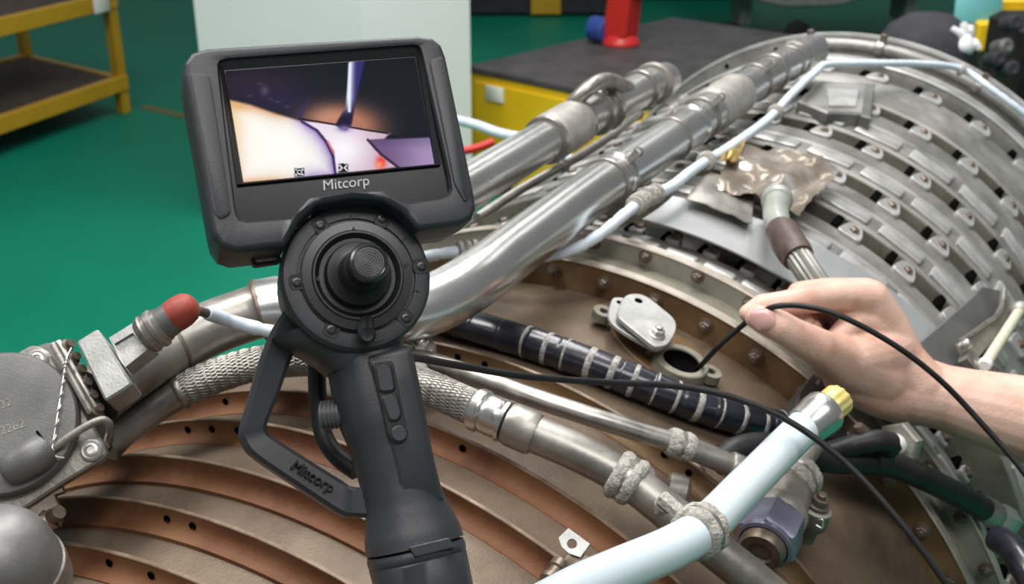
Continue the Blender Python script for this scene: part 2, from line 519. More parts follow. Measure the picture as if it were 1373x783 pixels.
# ================================================================== VANE RINGS
def vane_ring(t0, t1, r, step, phase, label, a0=-40, a1=100, pad=True, lever=True, lw=0.030):
    th = thing('vane_ring', label, 'vane ring', E((t0 + t1) / 2, 90, r), 'variable vane rings')
    g = 0.004
    w = t1 - t0
    ring_part('ring_band', [(r - 0.004, t0), (r, t0 + 0.003), (r, t0 + w * 0.40), (r - g, t0 + w * 0.43), (r - g, t0 + w * 0.56), (r - 0.001, t0 + w * 0.59),
                            (r - 0.001, t1 - 0.002), (r - 0.004, t1), (r - 0.012, t1), (r - 0.012, t0 + 0.006), (r - 0.03, t0 + 0.006), (r - 0.03, t0)], 'light_casing', th)
    ring_part('ring_web', [(r - 0.005, t0 - 0.0015), (r - 0.005, t0 + 0.001), (0.452, t0 + 0.001), (0.452, t0 - 0.0015)], 'olive_metal', th)
    arc = R(step) * r
    Lp, Wp = arc * 0.40, w * 0.15
    p = l = s_ = nt = sl_ = None
    k0, k1 = int((a0 - phase) / step), int((a1 - phase) / step)
    for k in range(k0, k1 + 1):
        ph = phase + k * step
        if pad:
            M = mat4(E(t0 + w * 0.20, ph + step * 0.5, r), ETAN(ph + step * 0.5), ED, ERAD(ph + step * 0.5))
            # local z is radial; determinant kept positive
            M = mat4(E(t0 + w * 0.20, ph + step * 0.5, r), ED, ETAN(ph + step * 0.5) * -1, ERAD(ph + step * 0.5))
            if p is None: p = mk('pad', *bbox((0, 0, 0.001), Vector((1, 0, 0)), Vector((0, 1, 0)), Vector((0, 0, 1)), Wp, Lp, 0.003, 0.0015), 'pad_metal', th, M=M)
            else: inst(p, M, th)
        if lever:
            M = mat4(E(t1, ph, r), ED, ETAN(ph) * -1, ERAD(ph))
            if l is None:
                oc = rounded([(-w * .12, -arc * .22), (0.006, -arc * .21), (lw, -arc * .13), (lw, arc * .10), (0.004, arc * .17), (-w * .12, arc * .19)], 0.007, 3)
                loop = [Vector((a, b, 0.004)) for a, b in oc]
                l = mk('lever', *prism(loop, Vector((0, 0, 1)), 0.007, 0.0012), 'pad_metal', th, M=M)
                g2 = G()
                g2.add(lathe((0.008, -arc * .04, 0.004), (0, 0, 1), [(0.0065, -0.001), (0.0065, 0.003), (0.0045, 0.0045)], 6))
                nt = mk('lever_nut', g2.v, g2.f, 'bolt_dark', l, M=M)
                g3 = G()
                g3.add(lathe((lw * .7, arc * -.02, -0.05), (0, 0, 1), [(0.006, 0), (0.006, 0.05)], 10))
                s_ = mk('vane_stem', g3.v, g3.f, 'dark_casing', l, M=M)
                sl_ = mk('dark_slot_block', *bbox((lw * .55, arc * .26, -0.004), Vector((1, 0, 0)), Vector((0, 1, 0)), Vector((0, 0, 1)), lw * .6, arc * .065, .006, .001), 'black_void', l, M=M)  # solid black block: shade of the gap beside the lever, put into colour
            else:
                li = inst(l, M, th)
                inst(nt, M, li)
                inst(s_, M, li)
                inst(sl_, M, li)
    return th
vane_ring(-0.612, -0.575, 0.497, 5.2, 2, 'narrow dirty vane ring right behind the bolted flange pair', lw=0.018)
vane_ring(-0.445, -0.358, 0.503, 9.0, 24.5, 'vane actuating ring nearest the bright sheet metal plate')
vane_ring(-0.310, -0.216, 0.503, 9.3, 26.5, 'vane actuating ring second from the bright sheet metal plate')
vane_ring(-0.166, -0.060, 0.503, 9.0, 28, 'vane actuating ring third from the plate, just above the shiny foil')
vane_ring(-0.005, 0.130, 0.503, 10.0, 23, 'broad vane actuating ring fourth from the bright plate')
vane_ring(0.185, 0.335, 0.503, 11.0, 20, 'farthest vane actuating ring, below the big pale rear hoop', pad=False)

# ================================================================== INSPECTION SCOPE
SZ = 0.60
SN = CD(0.31, -0.20, -0.93).normalized()
SO = P(479, 370, SZ)
def L(px, py, h=0.0):                    # pixel ray met with the scope's face plane, raised by h
    d = CD((px - CX) / FPX, (py - CY) / FPX, 1.0)
    return CAMO + d * ((SO + SN * h - CAMO).dot(SN) / d.dot(SN))
c1 = lambda x, y: (230 + x / 2.302, 30 + y / 2.302)     # plan measured on an enlarged drawing
c2 = lambda x, y: (300 + x / 2.797, 240 + y / 2.797)
c3 = lambda x, y: (300 + x / 2.583, 480 + y / 2.583)
SX = (L(560, 365) - L(460, 370))
SX = (SX - SN * SX.dot(SN)).normalized()
SY = SN.cross(SX)
scope = thing('inspection_scope', 'black handheld video inspection scope with lit screen, joystick dial and grip', 'scope', P(566, 775, 0.56))
def subdiv(keys, n=4):
    out = []
    k = len(keys)
    q = [Vector((a, b)) for a, b in keys]
    for i in range(k):
        for j in range(n): out.append(tuple(q[i].lerp(q[(i + 1) % k], j / n)))
    return out
d_out = [(36, 165), (40, 122), (62, 90), (108, 76), (430, 56), (760, 37), (806, 43), (836, 68), (850, 105), (895, 320), (938, 530), (943, 572), (930, 605), (895, 624),
         (762, 641), (716, 588), (655, 550), (560, 543), (450, 562), (400, 606), (352, 690), (200, 708), (152, 692), (126, 656), (116, 612), (75, 380)]
d_in = [(150, 152), (148, 128), (155, 116), (176, 110), (450, 90), (745, 68), (762, 71), (768, 80), (773, 97), (817, 290), (858, 470), (864, 512), (858, 530), (836, 540),
        (733, 555), (700, 545), (650, 517), (560, 521), (425, 540), (396, 570), (372, 602), (236, 612), (212, 606), (204, 592), (198, 566), (173, 360)]
d_out, d_in = subdiv(d_out), subdiv(d_in)
def LL(loop, h): return [L(*c1(*q), h) for q in loop]
HD = 0.014
outer = LL(d_out, HD)
inner = LL(d_in, HD)
oi = inset(outer, 0.0022, SN)
lp = [[p - SN * 0.052 for p in inset(outer, 0.010, SN)], [p - SN * 0.044 for p in inset(outer, 0.0015, SN)], [p - SN * 0.030 for p in inset(outer, 0.0012, SN)],
      [p - SN * 0.0298 for p in inset(outer, 0.0026, SN)], [p - SN * 0.0270 for p in inset(outer, 0.0026, SN)], [p - SN * 0.0268 for p in outer],
      [p - SN * 0.0035 for p in outer], [p - SN * 0.0008 for p in inset(outer, 0.0010, SN)], inset(outer, 0.0032, SN),
      [a.lerp(b, 0.93) - SN * 0.0010 for a, b in zip(outer, inner)], [p - SN * 0.0030 for p in inner], [p - SN * 0.0065 for p in inner]]
g = G()
g.add(loft(lp, True, False))
housing = g.build('display_housing', 'scope_plastic', scope, sharp=50)
# raised side panel lines on the bezel
for keys in ([(56, 160), (118, 166), (184, 590), (150, 612), (128, 590), (60, 190)], [(795, 120), (838, 108), (925, 530), (905, 560), (872, 500)]):
    q = [L(*c1(*w), HD - 0.0012) for w in rounded(keys, 14, 4)]
    qi = inset(q, 0.0008, SN)
    mk('bezel_panel', *loft([[p - SN * .002 for p in q], [p + SN * 0.0016 for p in q], [p + SN * 0.0019 for p in qi]], True, True), 'scope_plastic', housing)
glass = mk('front_glass', *prism([p - SN * 0.0058 for p in inset(inner, -0.0006, SN)], SN, 0.004), 'scope_glass', scope)
# bevelled inner frame round the screen
fo = [c1(*q) for q in ((146, 118), (765, 72), (833, 438), (204, 500))]
fi = [c1(*q) for q in ((163, 147), (753, 105), (812, 438), (221, 496))]
def sub4(q, n=6): return subdiv(q, n)
a_ = [L(*q, HD - 0.0030) for q in sub4(fo)]
b_ = [L(*q, HD - 0.0056) for q in sub4(fi)]
mk('screen_surround', *loft([[p - SN * 0.003 for p in a_], a_, [x.lerp(y, 0.25) for x, y in zip(a_, b_)], b_, [p - SN * 0.0015 for p in b_]], False, False), 'scope_satin', scope)

# the picture on the lit screen: colours stored on a fine grid, as a display does
def smooth01(a, b, x):
    t = np.clip((x - a) / (b - a), 0, 1)
    return t * t * (3 - 2 * t)
def inpoly(X, Y, poly, soft=5.0):
    inside = np.zeros(X.shape, bool)
    dist = np.full(X.shape, 1e9)
    n = len(poly)
    for i in range(n):
        x0, y0 = poly[i]
        x1, y1 = poly[(i + 1) % n]
        cond = ((y0 > Y) != (y1 > Y)) & (X < (x1 - x0) * (Y - y0) / (y1 - y0 + 1e-9) + x0)
        inside ^= cond
        ex, ey = x1 - x0, y1 - y0
        t = np.clip(((X - x0) * ex + (Y - y0) * ey) / (ex * ex + ey * ey + 1e-9), 0, 1)
        dist = np.minimum(dist, np.hypot(X - x0 - t * ex, Y - y0 - t * ey))
    sd = np.where(inside, dist, -dist)
    return smooth01(-soft, soft, sd), sd
NU, NV = 240, 136
uu, vv = np.meshgrid(np.linspace(0, 1, NU), np.linspace(0, 1, NV))
cs = np.array([(166, 150), (752, 107), (811, 437), (222, 494)], float)
XY = ((1 - uu) * (1 - vv))[..., None] * cs[0] + (uu * (1 - vv))[..., None] * cs[1] + (uu * vv)[..., None] * cs[2] + ((1 - uu) * vv)[..., None] * cs[3]
X, Y = XY[..., 0], XY[..., 1]
img = np.zeros((NV, NU, 3))
img[:] = np.array((22, 25, 34))
def over(mask, c):
    global img
    c = np.asarray(c, float)
    img = img * (1 - mask[..., None]) + (c if c.ndim == 3 else c[None, None, :]) * mask[..., None]
wob = 6 * np.sin(X * .045 + 1) * np.sin(Y * .06) + 3 * np.sin(X * .13 + Y * .11)
over(0.75 * np.exp(-(((X - 250) / 130) ** 2 + ((Y - 190) / 60) ** 2)), (50, 34, 52))
over(0.6 * np.exp(-(((X - 330) / 90) ** 2 + ((Y - 245) / 40) ** 2)), (44, 36, 76))
over(0.8 * np.exp(-(((X - 282) / 12) ** 2 + ((Y - 212) / 14) ** 2)), (92, 82, 104))
for qx, qy in ((240, 228), (300, 238), (322, 246), (352, 262), (268, 190)):
    over(0.6 * np.exp(-(((X - qx) / 9) ** 2 + ((Y - qy) / 4) ** 2)), (84, 72, 96))
# brown glow behind the probe
arch = np.exp(-(((X - 520) / 120) ** 2 + ((Y - 325) / 68) ** 2) ** 1.3)
over(np.clip(arch * 1.25, 0, 1) * (Y < 350), (176, 118, 92))
over(np.clip(np.exp(-(((X - 470) / 60) ** 2 + ((Y - 290) / 30) ** 2)), 0, 1) * .5, (214, 160, 130))
m, sd = inpoly(X, Y, [(470, 330), (395, 296), (420, 230), (370, 286)], 4)
over(m * .6, (58, 44, 86))
# bright centre
m, sd = inpoly(X, Y, [(400, 306), (500, 318), (600, 334), (668, 344), (650, 362), (604, 366), (640, 400), (700, 446), (640, 455), (498, 468), (492, 400), (450, 340)], 5)
cc = np.empty_like(img)
tt = smooth01(430, 660, X)[..., None]
cc[:] = np.array((236, 222, 236)) * (1 - tt) + np.array((206, 176, 196)) * tt
hl = np.exp(-(((X - 520) / 70) ** 2 + ((Y - 395) / 55) ** 2))[..., None]
cc = cc * (1 - hl) + np.array((252, 248, 252)) * hl
over(m, cc)
# dark seam line
def line(pts, w, c, a=1.0):
    for (x0, y0), (x1, y1) in zip(pts[:-1], pts[1:]):
        ex, ey = x1 - x0, y1 - y0
        t = np.clip(((X - x0) * ex + (Y - y0) * ey) / (ex * ex + ey * ey), 0, 1)
        d = np.hypot(X - x0 - t * ex, Y - y0 - t * ey)
        over(a * (1 - smooth01(w * .4, w * 1.2, d)), c)
line([(385, 300), (440, 308), (500, 318), (600, 335), (662, 344)], 3.5, (24, 14, 22))
# probe
m, sd = inpoly(X, Y, [(541, 120), (590, 115), (560, 250), (548, 318), (530, 336), (512, 330), (497, 318), (530, 262)], 4)
cc = np.empty_like(img)
ax = (X - 541 + (Y - 120) * 0.03) / 48
tt = smooth01(-.05, .55, ax)[..., None]
cc[:] = np.array((222, 232, 250)) * (1 - tt) + np.array((52, 46, 108)) * tt
tt = smooth01(225, 300, Y)[..., None]
cc = cc * (1 - tt) + np.array((34, 22, 52)) * tt
over(m, cc)
line([(543, 130), (541, 200), (541, 275)], 6, (232, 240, 252), .9)
over(np.exp(-(((X - 524) / 20) ** 2 + ((Y - 330) / 10) ** 2)), (126, 112, 170))
# big bright blade on the left
m, sd = inpoly(X, Y, [(170, 238), (240, 255), (320, 284), (395, 308), (440, 334), (470, 372), (490, 415), (500, 478), (205, 500)], 6)
cc = np.empty_like(img)
cc[:] = (255, 253, 246)
e = np.exp(-np.clip(sd - 2, 0, None) / 20.0) * smooth01(330, 430, X)
cc = cc * (1 - e[..., None]) + np.array((138, 112, 178)) * e[..., None]
e = np.exp(-np.clip(sd, 0, None) / 15.0) * (1 - smooth01(300, 400, X))
cc = cc * (1 - e[..., None]) + np.array((206, 142, 92)) * e[..., None]
e = np.exp(-(((X - 200) / 45) ** 2 + ((Y - 255) / 22) ** 2))
cc = cc * (1 - e[..., None]) + np.array((222, 170, 112)) * e[..., None]
e = .55 * np.exp(-(((X - 195) / 34) ** 2 + ((Y - 320) / 60) ** 2))
cc = cc * (1 - e[..., None]) + np.array((248, 218, 166)) * e[..., None]
over(m, cc)
line([(395, 309), (440, 335), (470, 372), (490, 415), (499, 478)], 5, (48, 28, 92), .8)
line([(474, 368), (492, 404)], 5, (236, 130, 130), .7)
# lavender wedge at the right
m, sd = inpoly(X, Y, [(598, 364), (690, 361), (800, 356), (815, 442), (700, 452), (652, 424), (618, 392)], 4)
cc = np.empty_like(img)
tt = smooth01(640, 800, X)[..., None]
cc[:] = np.array((110, 88, 128)) * (1 - tt) + np.array((162, 140, 182)) * tt
tt = smooth01(400, 362, Y)[..., None] * .35
cc = cc * (1 - tt) + np.array((80, 66, 104)) * tt
over(m, cc)
line([(598, 364), (640, 408), (700, 452)], 5, (46, 26, 46), .8)
over(np.clip(1.2 * np.exp(-(((X - 640) / 15) ** 2 + ((Y - 432) / 20) ** 2)), 0, 1) * (1 - m), (232, 70, 52))
over(np.exp(-(((X - 634) / 10) ** 2 + ((Y - 440) / 10) ** 2)) * (1 - m), (255, 150, 110))
# two small menu marks
for (bx, by) in ((388, 463), (522, 450)):
    m = ((np.abs(X - bx) < 15) & (np.abs(Y - by + (X - bx) * .07) < 13)).astype(float)
    over(m, (16, 16, 18))
d = np.hypot(X - 388, Y - 463)
over(((d > 5) & (d < 8)).astype(float), (235, 235, 235))
for sx in (-1, 1):
    for sy in (-1, 1):
        over(((np.abs(X - 388 - sx * 10) < 2.4) & (np.abs(Y - 463 - sy * 8) < 3)).astype(float), (235, 235, 235))
for sx in (-1, 1):
    line([(522 + sx * 11, 442), (522 + sx * 4, 450), (522 + sx * 11, 458)], 2.6, (240, 240, 240))
lin = np.clip(img / 255.0, 0, 1) ** 2.2
qc = [Vector(L(*c1(*q), HD - 0.0046)) for q in cs]
vs = []
for j in range(NV):
    for i in range(NU):
        u, v = i / (NU - 1), j / (NV - 1)
        vs.append(qc[0] * ((1 - u) * (1 - v)) + qc[1] * (u * (1 - v)) + qc[2] * (u * v) + qc[3] * ((1 - u) * v))
fs = [(j * NU + i, j * NU + i + 1, (j + 1) * NU + i + 1, (j + 1) * NU + i) for j in range(NV - 1) for i in range(NU - 1)]
sm = bpy.data.materials.new('screen_picture')
sm.use_nodes = True
nt = sm.node_tree
b = nt.nodes['Principled BSDF']
at = nt.nodes.new('ShaderNodeAttribute')
at.attribute_name = 'picture'
nt.links.new(at.outputs['Color'], b.inputs['Emission Color'])
b.inputs['Emission Strength'].default_value = 1.0
b.inputs['Base Color'].default_value = (0.006, 0.006, 0.008, 1)
b.inputs['Roughness'].default_value = 0.4
b.inputs['Specular IOR Level'].default_value = 0.03
MATS['screen_picture'] = sm
scr = mk('screen', vs, fs, 'screen_picture', scope, smooth=False)
ca = scr.data.color_attributes.new('picture', 'FLOAT_COLOR', 'POINT')
buf = np.ones((NU * NV, 4), np.float32)
buf[:, :3] = lin.reshape(-1, 3)
ca.data.foreach_set('color', buf.ravel())
scr['label'] = 'lit screen showing bright metal blades inside the engine'
lx = (L(*c1(605, 488), HD) - L(*c1(466, 504), HD)).normalized()
text_mesh('Mitcorp', 0.0079, L(*c1(537, 497), HD - 0.0052), lx, SN.cross(lx), SN, 'scope_logo', glass, shear=0.12, bold=0.0)

# --- head: round joystick dial
DR = 102 / FPX * SZ
px2m = SZ / FPX
head_c = SO
def ringloop(r, h, c=None, n=64):
    c = head_c if c is None else c
    return [c + SX * (r * math.cos(2 * math.pi * k / n)) + SY * (r * math.sin(2 * math.pi * k / n)) + SN * h for k in range(n)]
prof = [(DR * .80, -0.048), (DR * .93, -0.038), (DR * .98, -0.016), (DR, -0.008), (DR, -0.0025), (DR - 0.0018, -0.0004), (DR - 0.004, 0.0), (0.0315, 0.0), (0.0312, -0.0012), (0.0300, -0.0012), (0.0298, 0.0008)]
mk('dial_head', *loft([ringloop(r, h) for r, h in prof], True, True), 'scope_plastic', scope, sharp=30)
prof = [(0.0296, 0.0), (0.0292, 0.0022), (0.0245, 0.0024), (0.0238, 0.0034), (0.0228, 0.0034), (0.0180, -0.0015), (0.0176, -0.0012)]
mk('dial_ring', *loft([ringloop(r, h) for r, h in prof], False, False), 'machined_black', scope, sharp=30)
prof = [(0.0178, 0.0), (0.0176, 0.0040), (0.0168, 0.0062), (0.0120, 0.0075), (0.0112, 0.0085), (0.0108, 0.0160), (0.0100, 0.0175)]
mk('joystick_boot', *loft([ringloop(r, h, head_c + (SX * 0.0002 + SY * 0.0002) * min(1, h / .03)) for r, h in prof], False, True), 'scope_dark', scope)
prof = [(0.0076, 0.012), (0.0082, 0.020), (0.0104, 0.0225), (0.0104, 0.0305), (0.0096, 0.0318), (0.0084, 0.0322)]
k = 0.0078
while k > 0.0006:
    prof += [(k, 0.0316), (k - 0.0005, 0.0316), (k - 0.0006, 0.0321), (k - 0.0012, 0.0321)]
    k -= 0.0013
KS = SX * 0.0002 + SY * 0.0002      # the stick leans a little
mk('joystick_knob', *loft([ringloop(r, h, head_c + KS * min(1, h / .03)) for r, h in prof if r > 0], False, True), 'knob_metal', scope, sharp=25)
# recessed dial screws
for (sx, sy) in ((362, 172), (596, 148), (743, 327), (686, 522), (405, 565), (275, 387)):
    c = L(*c2(sx, sy), 0)
    rd = (c - head_c).normalized()
    tn = SN.cross(rd)
    lp2 = []
    for kk in range(20):
        a = 2 * math.pi * kk / 20
        lp2.append(c + rd * (0.0055 * math.cos(a) * (1 if math.cos(a) < 0 else 0.8)) + tn * (0.0042 * max(-1, min(1, 1.35 * math.sin(a)))))
    pk = mk('screw_pocket', *loft([lp2, [p + SN * 0.0003 for p in inset(lp2, .0002, SN)], [p + SN * 0.0003 for p in inset(lp2, .0007, SN)], [p + SN * 0.00005 for p in inset(lp2, .0009, SN)]], True, True), 'scope_dark', scope)
    mk('screw', *lathe(c + SN * 0.0001, SN, [(0.0027, 0), (0.0027, 0.0003), (0.0023, 0.0005), (0.0013, 0.0005), (0.0011, 0.0001)], 18), 'machined_black', pk)
# tick marks and pointers
for (sx, sy, w) in ((477, 148, 1), (317, 270, 1), (676, 228, 1), (722, 420, 1), (350, 465, 1)):
    c = L(*c2(sx, sy), 0.0001)
    rd = (c - head_c).normalized()
    mk('dial_mark', *bbox(c, rd, SN.cross(rd), SN, 0.0016, 0.0004, 0.0003), 'logo_dark', scope)
for (sx, sy) in ((487, 190), (684, 325), (348, 375), (545, 520)):
    c = L(*c2(sx, sy), 0.0023)
    rd = (c - (head_c + SN * 0.0023)).normalized()
    tn = SN.cross(rd)
    tri = [c + rd * 0.0018, c - rd * 0.0012 + tn * 0.0014, c - rd * 0.0012 - tn * 0.0014]
    mk('dial_mark', *prism([p + SN * .0003 for p in tri], SN, 0.0008), 'logo_dark', scope)
# lock lever and slot under the dial
q = [L(*c2(*w), 0.0006) for w in rounded([(548, 582), (596, 572), (608, 600), (560, 614)], 14, 4)]
mk('dark_slot_block', *prism(q, SN, 0.002), 'scope_dark', scope)
p0, p1 = L(*c2(533, 535), 0.002), L(*c2(536, 588), 0.009)
mk('lock_lever', *sweep([p0, p0.lerp(p1, .6), p1, p1 + SN * 0.002], [0.0042, 0.0046, 0.0062 * .8, 0.003], 16), 'scope_satin', scope)

# --- grip: tilted super-ellipse sections
tilt = R(-14)
secs = [((489, 430), 66, 24, -30), ((495, 452), 58, 23, -27), ((503, 483), 50.5, 22, -25), ((512, 520), 53.5, 22, -24), ((523, 556), 54.5, 22.5, -24), ((533, 590), 50, 21.5, -24),
        ((547, 640), 50, 21, -24), ((556, 672), 52.5, 21.5, -24), ((563, 697), 58.5, 23.5, -24.5), ((567.5, 716), 63.5, 25.5, -25), ((571, 732), 65, 26, -25)]
cap = [((571.7, 735.5), 64.0, 25.6, -25), ((572.1, 737.5), 64.0, 25.6, -25), ((572.5, 739.5), 65.2, 26, -25), ((574.5, 749), 65.0, 26, -25), ((574.9, 751), 63.8, 25.5, -25), ((575.3, 753), 64.6, 26, -25),
       ((585, 795), 63.5, 25.5, -25), ((595, 840), 62, 25, -25), ((599, 858), 56, 22, -25)]
def grip_loop(s, n=56, flat=0.0):
    (x, y), w, dpt, hc = s
    l = []
    hz = hc / 1000.0
    c = L(x, y, 0) + SN * hz
    e = L(x + math.cos(tilt) * 40, y + math.sin(tilt) * 40, 0) - L(x, y, 0)
    e.normalize()
    zz = (c - CAMO).dot(CD(0, 0, 1))
    wm = w / FPX * zz
    dm = dpt / 1000.0
    for k in range(n):
        a = 2 * math.pi * k / n
        ca_, sa_ = math.cos(a), math.sin(a)
        ex = 2 / 2.5
        xx = math.copysign(abs(ca_) ** ex, ca_) * wm
        hh = math.copysign(abs(sa_) ** ex, sa_) * dm
        l.append(c + e * xx + SN * hh)
    return l
def interp(ss, n):
    out = []
    for i in range(len(ss) - 1):
        for k in range(n):
            t = k / n
            t2 = t
            A, B = ss[i], ss[i + 1]
            out.append(((A[0][0] + (B[0][0] - A[0][0]) * t2, A[0][1] + (B[0][1] - A[0][1]) * t2), A[1] + (B[1] - A[1]) * t2, A[2] + (B[2] - A[2]) * t2, A[3] + (B[3] - A[3]) * t2))
    out.append(ss[-1])
    return out
mk('grip', *loft([grip_loop(s) for s in interp(secs, 3)]), 'scope_plastic', scope, sharp=45)
mk('battery_cap', *loft([grip_loop(s) for s in cap]), 'scope_plastic', scope, sharp=35)
q = [L(*c3(*w), 0.0012) for w in rounded([(640, 655), (780, 622), (800, 655), (662, 690)], 6, 3)]
mk('cap_latch', *prism([p + SN * .0010 for p in q], SN, 0.012, 0.0004), 'scope_plastic', scope)
# yoke: flared shoulders joining dial head and grip
yk = [((470, 420), 97, 22, -24), ((476, 436), 88, 23, -25), ((484, 450), 74, 23, -25.5), ((492, 466), 60, 22.5, -26), ((499, 482), 51, 22, -26)]
mk('yoke', *loft([grip_loop(s) for s in interp(yk, 3)]), 'scope_plastic', scope, sharp=45)
# raised spine with the three buttons
spn = [(480, 500, 640, -.0016), (15, 505, 645, -.0004), (100, 532, 664, 0.0), (190, 556, 682, 0.0), (300, 584, 702, -.0002), (380, 602, 718, -.0012), (460, 612, 738, -.0030), (520, 610, 756, -.0052)]
spn[0] = (-10, 500, 640, -.0030)
loops = []
for (y, xl, xr, h) in spn:
    mid = (xl + xr) / 2
    loops.append([L(*c3(xl - 10, y + 4), h - .0045), L(*c3(xl, y + 3), h - .0008), L(*c3(xl + 12, y + 1), h), L(*c3(mid, y - 14), h + .0004), L(*c3(xr - 12, y - 28), h), L(*c3(xr, y - 30), h - .0008), L(*c3(xr + 10, y - 31), h - .0045),
                  L(*c3(mid, y - 14), h - .012)])
mk('grip_spine', *loft(loops), 'scope_plastic', scope, sharp=70)
q = [L(*c3(*w), 0.0004) for w in rounded([(512, 18), (586, 8), (640, 270), (604, 304), (572, 280)], 16, 4)]
pan = mk('button_panel', *prism([p + SN * 0.0003 for p in q], SN, 0.003, 0.0004), 'scope_satin', scope)
for keys, rr in (([(524, 28), (578, 22), (594, 112), (542, 118)], 18), ([(546, 134), (598, 126), (616, 196), (600, 216), (576, 216)], 15)):
    q = [L(*c3(*w), 0.0018) for w in rounded(keys, rr, 5)]
    rim = inset(q, -0.0010, SN)
    rimi = inset(q, -0.0002, SN)
    mk('button_rim', *loft([[p - SN * .001 for p in rim], [p - SN * .0006 for p in rimi]], False, True), 'logo_dark', pan)
    mk('button', *prism(q, SN, 0.003, 0.0006), 'scope_plastic', pan)
cb = L(*c3(606, 262), 0.0008)
mk('button_rim', *lathe(cb - SN * .0001, SN, [(0.0050, -0.001), (0.0050, 0.0004)], 28), 'logo_dark', pan)
mk('button', *lathe(cb, SN, [(0.0042, -0.001), (0.0042, 0.0012), (0.0036, 0.0018)], 28), 'scope_plastic', pan)

# --- guard loop at the left of the grip
go = [(384, 412), (366, 440), (350, 480), (336, 528), (323, 574), (325, 590), (340, 611), (395, 649), (455, 688), (474, 693), (505, 694)]
gi = [(420, 440), (404, 460), (391, 482), (376, 524), (359, 567), (361, 580), (371, 588), (418, 618), (461, 645), (474, 652), (506, 655)]
def poly_sp(pts, n=4):
    return [(p.x, p.y) for p in spline([Vector((a, b, 0)) for a, b in pts], n)]
go2, gi2 = poly_sp(go), poly_sp(gi)
def gdepth(i, n): return -0.022 - 0.012 * math.sin(math.pi * i / n)
loops = []
for i, (a, b) in enumerate(zip(go2, gi2)):
    h = gdepth(i, len(go2) - 1)
    A, B = L(*a, h), L(*b, h)
    w = (B - A).normalized()
    c = 0.0022
    T = 0.017
    loops.append([A + SN * -c, A + w * c, B - w * c, B - SN * c, B - SN * (T - c), B - w * c - SN * T, A + w * c - SN * T, A - SN * (T - c)])
guard = mk('guard_loop', *loft(loops), 'scope_plastic', scope, sharp=35)
guard['label'] = 'black angular guard loop with sunk lettering'
ga, gb = L(392, 626, gdepth(7, 10)), L(447, 660, gdepth(8, 10))
gx = (L(*c3(372, 452), -.034) - L(*c3(240, 370), -.034)).normalized()
text_mesh('Mitcorp', 0.0080, L(*c3(306, 410), -0.0318) + SN * 0.0012, gx, SN.cross(gx), SN, 'logo_dark', guard, shear=0.12, bold=0.0, depth=0.0022)
# trigger bar behind and its ribbed wheel
tb = [P(420, 440, 0.645), P(424, 480, 0.645), P(426, 530, 0.645), P(433, 580, 0.640), P(452, 612, 0.632), P(478, 632, 0.625)]
mk('trigger_bar', *sweep(spline(tb, 6), [0.0052] * 31, 12), 'scope_dark', scope)
wa, wb = L(432, 557, -0.030), L(472, 553, -0.024)
wx, wy, wz = basis(wb - wa, SN)
wheel = G()
wp = [(0.0060, -0.0008), (0.0078, 0.0)]
hh = 0.0
while hh < 0.0165:
    wp += [(0.0078, hh + 0.0002), (0.0078, hh + 0.0010), (0.0070, hh + 0.0012), (0.0070, hh + 0.0018)]
    hh += 0.0022
mk('trigger_wheel', *lathe(wa, wb - wa, wp, 28, SN), 'knurl_grey', scope, sharp=25)
# strap eye below the display
q0 = [L(*w, HD - 0.022) for w in rounded([(335, 342), (374, 337), (378, 351), (340, 357)], 5, 3)]
q1 = [L(*w, HD - 0.022) for w in rounded([(341, 347), (370, 343), (372, 348), (344, 352)], 3, 3)]
mk('strap_eye', *loft([q0, q1, [p - SN * .006 for p in q1], [p - SN * .006 for p in q0]], False, False, closed=True), 'scope_dark', scope)

# ================================================================== PIPES AND HOSES
def band(parent, name, path, s0, s1, r, m, lip=0.0, seg=28, edge=0.0012):
    pts = cut(path, s0, s1, 6)
    rr = [r - edge, r, r, r, r, r, r - edge]
    if lip: rr = [r + lip, r + lip, r, r, r, r + lip, r + lip]
    return mk(name, *sweep(pts, rr, seg), m, parent)
def ringband(parent, name, path, s, w, r, m, seg=28):
    Lx = arclen(path)[-1]
    h = w / 2 / Lx
    pts = cut(path, max(s - h, 0), min(s + h, 1), 4)
    return mk(name, *sweep(pts, [r - w * .18, r, r, r, r - w * .18], seg), m, parent)
def frac(path, px, py): return near_frac(path, P(px, py, 1.0))

# --- the big steel pipe over the top of the engine
mp = spline([S(1092, 66, .556), S(1080, 72, .556), S(1000, 118, .556), S(900, 187, .556), S(800, 254, .556), S(700, 328, .556), S(645, 370, .556), P(592, 402, .985), P(540, 418, .965),
             P(470, 418, .955), P(380, 411, .95), P(300, 433, .94), P(235, 463, .92), P(190, 488, .90), P(130, 530, .87)], 8)
big = thing('steel_pipe', 'thick bright steel pipe bending from behind the scope up along the engine top', 'pipe', mp[len(mp) // 2])
sj = frac(mp, 348, 423)
mk('tube', *sweep(cut(mp, 0, sj, 90), 0.0262, 36), 'pipe_steel', big)
mk('tube', *sweep(cut(mp, sj - .0005, 1, 30), [0.0255] + [0.0225] * 30, 36), 'pipe_dull', big)
for (x, y) in ((348, 419), (237, 462)):
    ringband(big, 'weld_seam', mp, frac(mp, x, y), 0.004, 0.0268 if x > 300 else 0.0232, 'bolt_dark')
